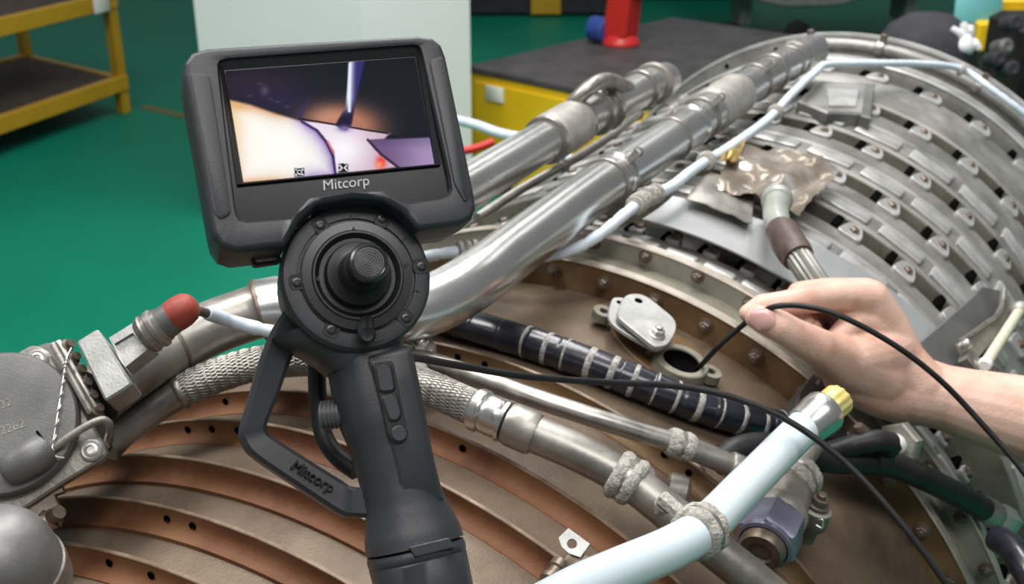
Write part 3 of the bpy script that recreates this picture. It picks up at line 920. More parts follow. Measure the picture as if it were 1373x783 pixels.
for (x, y, w, rr, m) in ((811, 246, .005, .0290, 'clamp_metal'), (827, 235, .005, .0295, 'clamp_metal'), (819, 240, .014, .0278, 'pipe_steel'), (906, 183, .005, .0288, 'clamp_metal'), (937, 161, .005, .0300, 'clamp_metal'),
                         (930, 166, .012, .0285, 'pipe_steel'), (1010, 112, .006, .0295, 'clamp_metal'), (1030, 100, .010, .0300, 'clamp_metal'), (1052, 88, .006, .0290, 'clamp_metal'), (1066, 80, .006, .0285, 'clamp_metal')):
    ringband(big, 'clamp_ring', mp, frac(mp, x, y), w, rr, m)
s0, s1 = frac(mp, 988, 126), frac(mp, 950, 152)
mk('mesh_sleeve', *sweep(cut(mp, s0, s1, 14), [.0285, .0310] + [.0312] * 11 + [.0310, .0285], 36), 'sleeve_metal', big)
for (x, y) in ((833, 252), (945, 178), (1022, 118)):            # clamp ears with a bolt
    s = cut(mp, frac(mp, x, y), frac(mp, x, y) + .001, 1)
    c = s[0]
    ax = (s[1] - s[0]).normalized()
    out = (ERAD(38) - ax * ERAD(38).dot(ax)).normalized()
    ear = mk('clamp_ear', *bbox(c + out * 0.036, ax, out, ax.cross(out), 0.005, 0.010, 0.004, 0.001), 'clamp_metal', big)
    bolt(ear, c + out * 0.040 + ax * -0.005, -ax, 0.0042, 'bolt_steel')

# --- second pipe, behind
mp2 = spline([P(468, 412, .975), P(476, 384, 1.0), P(503, 338, 1.06), S(560, 292, .585), S(620, 255, .585), S(677, 221, .585), S(732, 188, .585), S(780, 160, .585), S(830, 136, .585), S(872, 114, .585), S(892, 106, .58)], 8)
sec = thing('steel_pipe', 'second steel pipe with a mesh sleeve, running from behind the display beside the yellow cabinet', 'pipe', mp2[len(mp2) // 2])
mk('tube', *sweep(mp2, 0.0245, 32), 'pipe_steel', sec)
mk('mesh_sleeve', *sweep(cut(mp2, frac(mp2, 735, 186), frac(mp2, 775, 163), 12), [.027, .0300] + [.0302] * 9 + [.0300, .027], 32), 'sleeve_metal', sec)
for (x, y, w, rr, m) in ((733, 187, .006, .030, 'clamp_metal'), (776, 163, .006, .0295, 'clamp_metal'), (800, 150, .007, .0310, 'clamp_metal'), (812, 144, .007, .0310, 'clamp_metal'), (860, 120, .007, .029, 'clamp_metal'), (874, 113, .012, .031, 'cast_warm')):
    ringband(sec, 'clamp_ring', mp2, frac(mp2, x, y), w, rr, m)
s = cut(mp2, frac(mp2, 806, 147), frac(mp2, 806, 147) + .01, 1)
ax = (s[1] - s[0]).normalized()
out = (Vector((0, 0, 1)) - ax * ax.z).normalized()
mk('clamp_ear', *bbox(s[0] + out * 0.034 + ax.cross(out) * -.004, ax, out, ax.cross(out), 0.006, 0.008, 0.012, 0.002), 'clamp_metal', sec)
# fairing tube that arches over the second pipe
fp = spline([S(748, 200, .55), S(762, 150, .60), S(790, 118, .625), S(815, 108, .625), S(842, 118, .60)], 8)
tag(mk('grey_conduit', *sweep(fp, 0.010, 14), 'clamp_metal'), 'dull grey conduit arching over the second steel pipe', 'conduit')
cp = spline([S(640, 292, .520), S(701, 252, .525), S(772, 212, .53), S(833, 172, .53), S(880, 130, .53)], 8)
tc_ = thing('grey_conduit', 'thin grey conduit lying between the two steel pipes', 'conduit', cp[10])
mk('tube', *sweep(cp, 0.0062, 14), 'pipe_dull', tc_)
ringband(tc_, 'clip', cp, .25, .012, .0095, 'cast_warm')
ringband(tc_, 'clip', cp, .72, .012, .0095, 'cast_warm')
cp = spline([S(700, 300, .515), S(770, 252, .515), S(850, 196, .515), S(900, 150, .515)], 8)
tag(mk('grey_conduit', *sweep(cp, 0.005, 12), 'cast_warm'), 'slim pale conduit running close along the left of the big steel pipe', 'conduit')

# --- spiral wrapped pale blue cable
def wrapped(path, r, parent, pitch=0.016, lipf=0.07, m='wrap_cable', seg=14):
    Lx = arclen(path)[-1]
    n = max(int(Lx / pitch) * 6, 12)
    pts = cut(path, 0, 1, n)
    rr = [r * (1 + lipf * ((i % 6) / 6.0 - 0.5) - (.10 if i % 6 == 0 else 0)) for i in range(n + 1)]
    return mk('wrap', *sweep(pts, rr, seg), m, parent)
def knot(parent, path, s, r, k=3, name='lacing'):
    Lx = arclen(path)[-1]
    g = G()
    for j in range(k):
        ss = s + (j - (k - 1) / 2) * r * 0.9 / Lx
        ss = min(max(ss, 0.002), 0.998)
        a, b = cut(path, ss - .001, ss + .001, 1)
        ax = (b - a).normalized()
        rr = r * (1.3 + rnd.uniform(-.08, .12))
        g.add(lathe(a - ax * r * .42, ax, [(rr * .7, 0), (rr, r * .18), (rr * 1.06, r * .42), (rr, r * .66), (rr * .7, r * .84)], 16))
    return g.build(name, 'glass_cloth', parent)
bc = spline([S(540, 352, .53), S(572, 344, .53), S(610, 338, .53), S(650, 336, .525), S(710, 345, .520), S(765, 336, .522), S(805, 314, .535), S(838, 287, .55), S(866, 266, .55), S(900, 250, .55), S(925, 231, .55), S(950, 214, .545),
             S(980, 196, .545), S(1030, 160, .545), S(1060, 128, .55), S(1092, 98, .55), S(1112, 86, .548), S(1180, 85, .548), S(1240, 86, .55), S(1290, 93, .55), S(1330, 120, .55), S(1373, 152, .55), S(1420, 192, .55)], 10)
blue = thing('wrapped_cable', 'pale blue spiral wrapped cable following the big steel pipe and the rear hoop', 'cable', bc[60])
wrapped(bc, 0.0062, blue, 0.02, .06)
for (x, y, k) in ((628, 336, 3), (856, 272, 4), (878, 262, 3), (1040, 150, 2), (948, 215, 2)):
    knot(blue, bc, frac(bc, x, y), 0.0085, k)
knot(blue, bc, frac(bc, 1289, 93), 0.0095, 1)
lc = spline([P(238, 424, .80), P(262, 417, .83), P(290, 424, .86), P(320, 434, .875), P(352, 442, .88), P(392, 452, .885), P(440, 470, .89)], 8)
lb = thing('wrapped_cable', 'short pale blue wrapped cable leaving the red connector cap', 'cable', lc[20])
mk('lead', *sweep(cut(lc, 0, .34, 16), 0.0036, 12), 'brown_rubber', lb)
wrapped(cut(lc, .31, 1, 40), 0.0055, lb, 0.022, .10)

# --- conduit round the rear hoop that carries the blue cable
rc = [E(0.487, ph, 0.520) for ph in range(-14, 80, 2)]
hp = thing('hoop_conduit', 'pale metal conduit curving round the far rear hoop', 'conduit', rc[8])
mk('tube', *sweep(rc, 0.0125, 18), 'light_casing', hp)
for ph in (-9, 5.5, 26, 44):
    a, b = E(0.487, ph - .3, 0.520), E(0.487, ph + .3, 0.520)
    ax = (b - a).normalized()
    mk('clamp_ring', *lathe(a - ax * .008, ax, [(.014, 0), (.0165, .002), (.0165, .014), (.014, .016)], 20), 'clamp_metal', hp)
    mk('clamp_ear', *bbox(E(0.487, ph, 0.541), ETAN(ph), ED, ERAD(ph), .006, .005, .008, .001), 'bolt_dark', hp)

# --- braided hose and steel tube in the foreground
bh = spline([P(140, 600, .88), P(170, 572, .895), P(215, 541, .91), P(250, 521, .915), P(300, 500, .92), P(355, 486, .925), P(430, 482, .935), P(500, 494, .95), S(570, 518, .519), S(640, 549, .519), S(705, 577, .519),
             S(775, 607, .519), S(840, 642, .519), S(905, 693, .519), S(960, 738, .519), S(1020, 786, .519), S(1080, 836, .519)], 10)
brd = thing('braided_hose', 'braided metal hose crimped to a grey steel tube, passing behind the scope grip', 'hose', bh[70])
f1 = frac(bh, 238, 518)
f2 = frac(bh, 642, 550)
f3 = frac(bh, 712, 580)
mk('end_sleeve', *sweep(cut(bh, 0.0, f1, 20), 0.0134, 24), 'pipe_dull', brd)
ringband(brd, 'crimp_ring', bh, f1, 0.006, 0.0150, 'clamp_metal')
mk('braid_core', *sweep(cut(bh, f1, f2, 60), 0.0132, 28, ribs=0), 'pipe_dull', brd)
# braid strands, wound both ways
core = cut(bh, f1, f2, 420)
fr = frames(core)
Lc = arclen(core)
gs = G()
for sgn in (1, -1):
    for k in range(30):
        pts = []
        for i in range(0, len(core), 3):
            a = sgn * Lc[i] / 0.260 * 2 * math.pi + 2 * math.pi * k / 30
            t, x, y = fr[i]
            rr = 0.0135 + 0.0003 * sgn * math.cos(30 * a)
            pts.append(core[i] + x * (rr * math.cos(a)) + y * (rr * math.sin(a)))
        gs.add(sweep(pts, 0.00055, 5))
st = gs.build('braid_strands', 'pipe_dull', brd)
st['kind'] = 'stuff'
for a, b, rr, m in ((f2 - .004, f2 + .010, .0172, 'pipe_steel'), (f2 + .010, f2 + .034, .0160, 'pipe_steel'), (f2 + .034, f2 + .040, .0170, 'pipe_steel'), (f2 + .042, f3 + .006, .0174, 'pipe_dull')):
    band(brd, 'ferrule', bh, a, b, rr, m)
mk('tube', *sweep(cut(bh, f3, 1, 60), 0.0146, 28), 'pipe_dull', brd)
# cloth covered P clamp on it
def cloth_clamp(label, path, s, r, w, rings=2, bolt_dir=None, parent=None, ear=0.02):
    t = thing('cloth_clamp', label, 'clamp', cut(path, s, s + .001, 1)[0], 'cloth wrapped clamps')
    Lx = arclen(path)[-1]
    for j in range(rings):
        ss = s + (j - (rings - 1) / 2) * w / rings / Lx
        a, b = cut(path, ss - .0006, ss + .0006, 1)
        ax = (b - a).normalized()
        hw = w / rings * .56
        x, y, z = basis(ax)
        loops = []
        for kk in range(8):
            u = kk / 7
            rr0 = r * (1.0 + .22 * math.sin(math.pi * u) ** .6)
            loops.append([a + z * (hw * (2 * u - 1)) + (x * math.cos(q) + y * math.sin(q)) * (rr0 * (1 + .025 * math.sin(7 * q + j * 2 + s * 40) + .02 * math.sin(13 * q + 5 * u))) for q in [2 * math.pi * i / 40 for i in range(40)]])
        mk('cloth_ring', *loft(loops), 'glass_cloth', t)
    a, b = cut(path, s - .001, s + .001, 1)
    ax = (b - a).normalized()
    mk('strap', *lathe(a - ax * w * .12, ax, [(r * 1.02, 0), (r * 1.16, w * .02), (r * 1.16, w * .22), (r * 1.02, w * .24)], 28), 'clamp_metal', t)
    if bolt_dir is not None:
        d = (bolt_dir - ax * bolt_dir.dot(ax)).normalized()
        e = mk('clamp_ear', *bbox(a + d * (r * 1.2 + ear * .3), ax, d, ax.cross(d), w * .24, ear * .42, 0.004, 0.0012), 'glass_cloth', t)
        bolt(e, a + d * (r * 1.2 + ear * .5) + ax.cross(d) * -0.005, -ax.cross(d), 0.0045, 'bolt_steel')
    return t
cloth_clamp('dusty cloth wrapped clamp on the grey steel tube below the thin tube', bh, frac(bh, 842, 643), .0158, .021, 2)

# --- thin bright tube
tt_ = spline([S(540, 474, .512), S(570, 482, .512), S(620, 499, .510), S(700, 528, .508), S(790, 558, .508), S(860, 580, .508), S(920, 599, .508), S(985, 626, .508), S(1012, 638, .508), S(1050, 658, .508)], 8)
thin = thing('steel_tube', 'thin bright steel tube above the braided hose, ending in a hex nut', 'tube', tt_[30])
mk('tube', *sweep(cut(tt_, 0, frac(tt_, 912, 597), 40), 0.0083, 20), 'tube_satin', thin)
mk('tube', *sweep(cut(tt_, frac(tt_, 905, 594), frac(tt_, 985, 626), 14), 0.0096, 20), 'pipe_dull', thin)
a, b = cut(tt_, frac(tt_, 985, 626), frac(tt_, 1004, 634), 1)
ax = (b - a).normalized()
mk('collar', *lathe(a - ax * .006, ax, [(.0108, 0), (.0118, .002), (.0118, .012), (.011, .014)], 24), 'pipe_dull', thin)
mk('hex_nut', *lathe(a + ax * .008, ax, [(.0125, 0), (.0145, .002), (.0145, .020), (.0125, .022)], 6), 'pipe_dull', thin)
mk('elbow', *sweep(spline([a + ax * .028, a + ax * .045, P(1040, 652, .955), P(1062, 640, .975)], 6), .0100, 18), 'cast_warm', thin)
cloth_clamp('small cloth wrapped clamp on the thin bright tube', tt_, frac(tt_, 914, 597), .0100, .022, 2)

# --- navy hose with dusty bands
nh = spline([S(560, 416, .488), S(610, 431, .488), S(660, 445, .488), S(720, 463, .488), S(800, 491, .488), S(870, 519, .488), S(940, 545, .488), S(1010, 565, .488), S(1075, 578, .488), S(1120, 590, .488)], 10)
nav = thing('wrapped_hose', 'thick dark navy wrapped hose with dusty pale bands', 'hose', nh[40])
N_ = 400
pts = cut(nh, 0, 1, N_)
LxN = arclen(nh)[-1]
per = max(int(N_ * 0.030 / LxN), 6)
mk('hose', *sweep(pts, [0.0150 + 0.0007 * (1 - ((i % per) / per)) - (0.0008 if i % per == 0 else 0) for i in range(N_ + 1)], 26), 'navy_hose', nav)
for (x, y, w) in ((706, 459, .0025), (731, 467, .006), (759, 477, .0025), (789, 488, .009), (823, 500, .008), (852, 512, .006), (879, 523, .0025), (906, 533, .003), (935, 543, .009), (964, 552, .0025), (991, 560, .004), (1019, 567, .0045), (1044, 573, .003)):
    ringband(nav, 'dusty_band', nh, frac(nh, x, y), w, .0158, 'tape_band')

# --- pale foreground hose with steel collar and yellow cap
wh = spline([P(690, 835, .68), P(770, 792, .70), P(830, 765, .725), P(900, 735, .76), P(945, 707, .79), P(1000, 652, .85), P(1050, 601, .905), P(1086, 565, .940)], 8)
whs = thing('white_hose', 'smooth pale blue-white hose crossing the lower right foreground', 'hose', wh[20])
mk('hose', *sweep(wh, [.0148] * len(wh), 32), 'white_hose', whs)
ax = (P(1124, 536, .950) - P(1078, 574, .932)).normalized()
a = P(1078, 574, .934)
mk('steel_collar', *lathe(a, ax, [(.0150, -.002), (.0172, 0), (.0180, .014), (.0188, .016), (.0188, .026), (.0172, .029)], 32), 'pipe_steel', whs)
cap_ = G()
loops = []
for r0, h in ((.0130, .028), (.0135, .030), (.0135, .044), (.0122, .047)):
    x, y, z = basis(ax)
    loops.append([a + z * h + (x * math.cos(q) + y * math.sin(q)) * (r0 * (1 + .035 * (1 if (i // 2) % 2 else -1))) for i, q in enumerate([2 * math.pi * i / 48 for i in range(48)])])
mk('yellow_cap', *loft(loops), 'yellow_cap', whs)
cloth_clamp('large cloth wrapped clamp holding the pale foreground hose', wh, frac(wh, 938, 712), .0160, .020, 2, CD(-1, -.35, -.2), ear=.024)

# --- black hoses at right
k1 = spline([S(960, 622, .495), S(985, 605, .505), S(1020, 598, .51), S(1060, 603, .51), S(1110, 617, .515), S(1160, 618, .525), S(1200, 624, .53), S(1262, 652, .53), S(1322, 684, .53)], 8)
kb = thing('black_hose', 'black rubber hose from under the pale hose to a steel end at right', 'hose', k1[40])
mk('hose', *sweep(k1, 0.0120, 22), 'black_rubber', kb)
ax = (k1[-1] - k1[-5]).normalized()
mk('steel_end', *lathe(k1[-1] - ax * .006, ax, [(.0125, 0), (.0135, .002), (.0135, .022), (.011, .024), (.011, .03)], 24), 'pipe_dull', kb)
mk('hex_nut', *lathe(k1[-1] + ax * .022, ax, [(.013, 0), (.0148, .002), (.0148, .026), (.013, .028)], 6), 'cast_light', kb)
cl = thing('black_clamp', 'black rubber clamp block under the wrist round the black hose', 'clamp', S(1172, 610, .525))
c = S(1172, 610, .528)
ax = (k1[45] - k1[38]).normalized()
o2 = (ERAD(45) - ax * ERAD(45).dot(ax)).normalized()
mk('clamp_body', *lathe(c - ax * .011, ax, [(.0125, 0), (.0185, .003), (.0190, .011), (.0185, .019), (.0125, .022)], 26), 'black_rubber', cl)
mk('clamp_lug', *bbox(c + o2 * .020, ax, o2, ax.cross(o2), .008, .010, .011, .004), 'black_rubber', cl)
mk('clamp_wing', *sweep(spline([c + o2 * .024, c + o2 * .026 - ax * .018, c + o2 * .016 - ax * .036, c - ax * .05], 6), [.010] * 19, 14), 'black_rubber', cl)
mk('clamp_tip', *lathe(S(1150, 570, .55), CD(.5, .8, .3), [(.004, 0), (.0055, .003), (.005, .018)], 10), 'brown_rubber', cl)
nz = thing('white_nozzle', 'white nozzle with a broad hex washer under the forearm', 'nozzle', S(1210, 595, .53))
a, b = P(1184, 600, 1.035), P(1220, 592, 1.075)
ax = (b - a).normalized()
mk('dark_collar', *lathe(a, ax, [(.008, -.012), (.0120, -.009), (.0120, -.002), (.0105, 0), (.0105, .004)], 24), 'black_rubber', nz)
mk('sleeve', *lathe(a, ax, [(.0098, .000), (.0104, .003), (.0104, .036)], 24), 'white_plastic', nz)
mk('hex_washer', *lathe(a, ax, [(.0195, .026), (.0215, .028), (.0215, .038), (.019, .042)], 6), 'cast_warm', nz)
nb = spline([P(1338, 722, 1.05), P(1356, 735, 1.03), P(1380, 770, 1.0), P(1420, 840, .97)], 8)
tag(mk('blue_hose', *sweep(nb, 0.013, 20), 'navy_hose'), 'dark blue hose stub at the lower right corner', 'hose')

# ================================================================== FITTINGS NEAR THE FOREGROUND HOSE
vf = thing('violet_fitting', 'cream elbow with a violet hex nut under the pale hose', 'fitting', P(1040, 700, .92))
a, b = P(1058, 662, .945), P(1016, 748, .885)
ax = (b - a).normalized()
mk('elbow', *lathe(a, ax, [(.012, -.012), (.0185, -.004), (.0200, .004), (.0200, .026)], 26), 'cast_warm', vf)
mk('collar', *lathe(a, ax, [(.022, .022), (.0235, .024), (.0235, .032), (.022, .034)], 26), 'cast_warm', vf)
mk('hex_nut', *lathe(a, ax, [(.0235, .033), (.0262, .036), (.0262, .060), (.024, .063)], 6), 'violet_metal', vf)
mk('lock_ring', *lathe(a, ax, [(.0225, .062), (.0228, .067), (.0200, .068), (.0190, .062)], 28, cap1=False), 'violet_metal', vf)
mk('end_plug', *lathe(a, ax, [(.0188, .060), (.0188, .072), (.0165, .076), (.0100, .076), (.0090, .073)], 26), 'bolt_dark', vf)
mk('arm', *sweep(spline([P(1062, 640, .975), P(1075, 618, .985), P(1090, 600, 1.0)], 6), .0095, 16), 'cast_warm', vf)
pth = spline([P(1040, 668, .945), P(1060, 650, .955), P(1080, 636, .965), P(1100, 622, .975)], 6)
cc_ = cloth_clamp('cloth wrapped clamp beside the violet fitting', pth, .55, .0150, .020, 2)
lug = thing('clamp_bolt', 'rusty bolt lug with a wire loop right of the violet fitting', 'bolt', P(1092, 700, .93))
c = P(1096, 678, .935)
nn = CD(.25, -.85, -.45).normalized()
mk('lug_plate', *lathe(c - nn * .002, nn, [(.0125, -.004), (.0135, -.002), (.0135, 0), (.012, .001)], 22), 'cast_warm', lug)
bolt(lug, c, nn, 0.0068, 'bolt_dark')
mk('lug_body', *lathe(c - nn * .004, -nn, [(.0125, 0), (.014, .006), (.014, .014), (.010, .020), (.010, .03)], 22), 'bolt_dark', lug)
mk('wire_loop', *sweep(spline([P(1094, 704, .92), P(1102, 708, .918), P(1103, 698, .918), P(1097, 697, .92)], 6), .0010, 6), 'bolt_steel', lug)
ef = thing('elbow_fitting', 'dusty elbow fitting with a rounded end beside the wrapped steel tube', 'fitting', P(890, 655, .97))
pp = spline([P(858, 640, .955), P(882, 650, .965), P(908, 657, .965)], 6)
mk('body', *sweep(pp, .0085, 16), 'glass_cloth', ef)
a, b = P(892, 655, .958), P(922, 662, .955)
mk('rounded_end', *lathe(a, b - a, [(.010, 0), (.0145, .003), (.0150, .012), (.0135, .018), (.008, .021)], 22), 'cast_warm', ef)
mk('neck', *lathe(P(934, 630, .985), P(920, 650, .97) - P(934, 630, .985), [(.009, 0), (.011, .004), (.009, .008), (.011, .012), (.009, .018)], 18), 'bolt_dark', ef)
mk('nub', *lathe(P(862, 640, .945), CD(.2, -.7, -.6), [(.007, -.004), (.0085, 0), (.0085, .007), (.006, .009)], 14), 'glass_cloth', ef)
# tab bracket with a hole
tb_n = (ERAD(14) * .75 - ED * .55).normalized()
tb_o = S(768, 728, .512)
def PL(px, py, o, n):
    d = CD((px - CX) / FPX, (py - CY) / FPX, 1.0)
    return CAMO + d * ((o - CAMO).dot(n) / d.dot(n))
tab = thing('tab_bracket', 'small pale metal tab with a round hole between the brown flanges', 'bracket', tb_o)
lp_ = [PL(x, y, tb_o, tb_n) for x, y in subdiv([(762, 708), (791, 729), (778, 747), (763, 742), (753, 733), (749, 721)], 4)]
mk('tab_plate', *prism_hole(lp_, PL(767, 729, tb_o, tb_n), .0036, tb_n, .0025), 'cast_light', tab)
mk('tab_leg', *bbox(PL(772, 752, tb_o, tb_n) - tb_n * .014, *basis(tb_n, ERAD(14)), .008, .008, .012, .001), 'bolt_dark', tab)
mk('tab_bolt', *lathe(S(752, 756, .497), ERAD(14) * -.2 - ED, [(.007, 0), (.007, .006), (.0055, .007), (.0055, .013), (.007, .014), (.007, .018), (.004, .020)], 14), 'bolt_dark', tab)
# lug with bolt beside the grip
lb_ = thing('lug_bolt', 'pale hex bolt on a lug beside the scope grip', 'bolt', S(566, 470, .52))
c = S(567, 468, .516)
nn = (ERAD(0) * .9 - ED * .35).normalized()
mk('lug', *lathe(c, nn, [(.010, -.02), (.0115, -.004), (.0115, 0)], 18), 'cast_warm', lb_)
bolt(lb_, c, nn, .0072, 'bolt_steel')
mk('foot', *lathe(S(563, 496, .51), -ED, [(.006, -.004), (.008, 0), (.008, .006), (.005, .008)], 14), 'cast_light', lb_)

# ================================================================== PORT AND COVER
pn = ERAD(17)
po = S(912, 489, .4765)
port = thing('inspection_port', 'round inspection port with two lugs in the tan casing', 'port', po)
gask = [PL(x, y, po - pn * .005, pn) for x, y in rounded([(812, 432), (850, 424), (935, 460), (950, 495), (940, 520), (905, 522), (840, 470)], 22, 5)]
mk('port_pad', *prism(gask, pn, .006, .001), 'ochre_flange', port)
px_, py_, pz_ = basis(pn, ETAN(17))
rr_o, rr_i = .0270, .0190
def cir(r, h): return [po + pn * h + px_ * (r * math.cos(2 * math.pi * k / 40)) + py_ * (r * math.sin(2 * math.pi * k / 40)) for k in range(40)]
mk('port_rim', *loft([cir(rr_o + .001, -.006), cir(rr_o, .005), cir(rr_o - .0012, .006), cir(rr_i + .001, .006), cir(rr_i, .005), cir(rr_i, -.004), cir(rr_i - .001, -.0045)], False, True), 'olive_metal', port)
mk('port_throat', *loft([cir(rr_i - .0008, .004), cir(rr_i - .0009, -.002), cir(rr_i - .002, -.0035)], False, True), 'black_void', port)  # shallow floor; its black colour stands in for the shade of a deep hole
for (x, y) in ((952, 502), (808, 421)):
    lg = PL(x, y, po, pn)
    o_ = lg
    L_ = [o_ + px_ * (.0105 * math.cos(2 * math.pi * k / 24)) + py_ * (.0105 * math.sin(2 * math.pi * k / 24)) + pn * .004 for k in range(24)]
    pl_ = mk('port_lug', *prism_hole(L_, o_ + pn * .004, .0045, pn, .009), 'olive_metal', port)
    mk('lug_hole', *lathe(o_ - pn * .001, pn, [(.0046, 0), (.0046, .001)], 16), 'black_void', pl_)
c5 = lambda x, y: (780 + x / 5.22, 380 + y / 5.22)
cov = thing('port_cover', 'two stacked pale grey cover plates swung aside beside the inspection port', 'cover', po + pn * .01)
co = S(868, 430, .493)
up_ = [(330, 75), (400, 72), (470, 100), (560, 170), (640, 240), (662, 290), (650, 350), (605, 420), (550, 440), (500, 430), (400, 350), (300, 270), (255, 220), (262, 160), (290, 105)]
lw_ = [(215, 108), (255, 96), (330, 110), (470, 170), (580, 250), (620, 330), (600, 430), (545, 460), (480, 445), (350, 372), (240, 300), (190, 240), (192, 180)]
def smooth_loop(keys, n=4):
    q = [Vector((a, b, 0)) for a, b in keys]
    k = len(q)
    out = []
    for i in range(k):
        a, b, c, d = q[i - 1], q[i], q[(i + 1) % k], q[(i + 2) % k]
        for j in range(n):
            t = j / n
            w = 0.5 * ((2 * b) + (c - a) * t + (2 * a - 5 * b + 4 * c - d) * t * t + (3 * b - a - 3 * c + d) * t ** 3)
            out.append((w.x, w.y))
    return out
lpU = [PL(*c5(*q), co + pn * .009, pn) for q in smooth_loop(up_)]
lpD = [PL(*c5(*q), co, pn) for q in smooth_loop(lw_)]
mk('cover_plate', *prism(lpD, pn, .004, .0006), 'cast_light', cov)
mk('cover_plate', *prism(lpU, pn, .0055, .0008), 'cast_light', cov)
mk('bolt_hole', *lathe(PL(*c5(397, 122), co + pn * .0088, pn), pn, [(.0042, 0), (.0042, .0006)], 18), 'black_void', cov)
mk('bolt_hole', *lathe(PL(*c5(262, 134), co - pn * .0002, pn), pn, [(.0030, 0), (.0030, .0006)], 18), 'black_void', cov)
bolt(cov, PL(*c5(525, 362), co + pn * .009, pn), pn, .0058, 'bolt_steel')
mk('pivot_post', *lathe(PL(*c5(525, 390), co - pn * .002, pn), -pn, [(.006, 0), (.006, .02)], 14), 'bolt_dark', cov)
mk('pivot_post', *lathe(PL(*c5(300, 200), co - pn * .002, pn), -pn, [(.006, 0), (.006, .02)], 14), 'bolt_dark', cov)

# ================================================================== SHEET PLATE, FOIL, FITTING
def patch(name, m, parent, fn, nu, nv, th, fs_=35):
    top = [[fn(i / nu, j / nv) for i in range(nu + 1)] for j in range(nv + 1)]
    v, f = [], []
    for lay in (0, 1):
        for row in top:
            for p in row:
                t, ph, r = TP(p)
                v.append(p - ERAD(ph) * (th * lay))
    n1 = (nu + 1) * (nv + 1)
    ix = lambda i, j, l: l * n1 + j * (nu + 1) + i
    for j in range(nv):
        for i in range(nu):
            f.append((ix(i, j, 0), ix(i + 1, j, 0), ix(i + 1, j + 1, 0), ix(i, j + 1, 0)))
            f.append((ix(i, j, 1), ix(i, j + 1, 1), ix(i + 1, j + 1, 1), ix(i + 1, j, 1)))
    for i in range(nu):
        f.append((ix(i, 0, 0), ix(i, 0, 1), ix(i + 1, 0, 1), ix(i + 1, 0, 0)))
        f.append((ix(i, nv, 0), ix(i + 1, nv, 0), ix(i + 1, nv, 1), ix(i, nv, 1)))
    for j in range(nv):
        f.append((ix(0, j, 0), ix(0, j + 1, 0), ix(0, j + 1, 1), ix(0, j, 1)))
        f.append((ix(nu, j, 0), ix(nu, j, 1), ix(nu, j + 1, 1), ix(nu, j + 1, 0)))
    return mk(name, v, f, m, parent, sharp=fs_)
def plate_fn(u, v):
    ph = 3.5 + 38 * u
    t0 = -0.592 + 0.062 * max(0, (u - .45) / .55) ** 1.5
    t1 = -0.502 + 0.058 * u
    return E(t0 + (t1 - t0) * v, ph, 0.521 - 0.002 * math.sin(math.pi * v))
shp = thing('sheet_plate', 'bright curved sheet metal plate under the braided drop hose', 'plate', E(-.55, 20, .52))
patch('plate', 'sheet_metal', shp, plate_fn, 40, 4, .002)
for ph in (6, 39): mk('standoff', *lathe(E(-.53, ph, .519), -ERAD(ph), [(.006, 0), (.006, .06)], 12), 'clamp_metal', shp)
# crumpled foil blanket
rf = random.Random(3)
FN = 26
cr = [[rf.uniform(-1, 1) for _ in range(FN + 1)] for _ in range(FN + 1)]
fA, fB, fC, fD = [TP(S(x, y, .535)) for x, y in ((958, 252), (985, 192), (1133, 222), (1072, 287))]
def foil_fn(u, v):
    t = (fA[0] * (1 - u) + fD[0] * u) * (1 - v) + (fB[0] * (1 - u) + fC[0] * u) * v
    ph = (fA[1] * (1 - u) + fD[1] * u) * (1 - v) + (fB[1] * (1 - u) + fC[1] * u) * v
    i, j = int(round(u * FN)), int(round(v * FN))
    return E(t + .002 * cr[j][i], ph + .15 * cr[i][j], .533 + .0005 * cr[(j * 5 + 3) % (FN + 1)][(i * 3 + j) % (FN + 1)] + .0050 * math.sin(9 * u + 4 * v + 1) * math.sin(7 * v - 3 * u) + .0025 * math.sin(17 * u - 6 * v) + .002 * abs(math.sin(11 * v + 5 * u)))
fo_ = thing('foil_blanket', 'crumpled shiny foil blanket beside the pale blue cable', 'foil', E(-.35, 10, .53))
patch('foil_sheet', 'foil', fo_, foil_fn, FN, FN, .0012, 28)
gA, gB, gC, gD = [TP(S(x, y, .530)) for x, y in ((920, 268), (950, 232), (1012, 255), (1008, 302))]
def foil2(u, v):
    t = (gA[0] * (1 - u) + gD[0] * u) * (1 - v) + (gB[0] * (1 - u) + gC[0] * u) * v
    ph = (gA[1] * (1 - u) + gD[1] * u) * (1 - v) + (gB[1] * (1 - u) + gC[1] * u) * v
    i, j = int(round(u * 10)), int(round(v * 10))
    return E(t, ph, .532 + .0012 * cr[i][j] + .005 * math.sin(4 * u + 1) * math.sin(3 * v))
patch('foil_flap', 'pipe_dull', fo_, foil2, 10, 10, .0012, 40)
hA = [TP(S(x, y, .528)) for x, y in ((962, 232), (975, 205), (1000, 198), (985, 232))]
def foil3(u, v):
    t = (hA[0][0] * (1 - u) + hA[3][0] * u) * (1 - v) + (hA[1][0] * (1 - u) + hA[2][0] * u) * v
    ph = (hA[0][1] * (1 - u) + hA[3][1] * u) * (1 - v) + (hA[1][1] * (1 - u) + hA[2][1] * u) * v
    return E(t, ph, .545 + .003 * cr[int(u * 6)][int(v * 6)])
patch('ochre_patch', 'ochre_foil', fo_, foil3, 6, 6, .0012, 20)
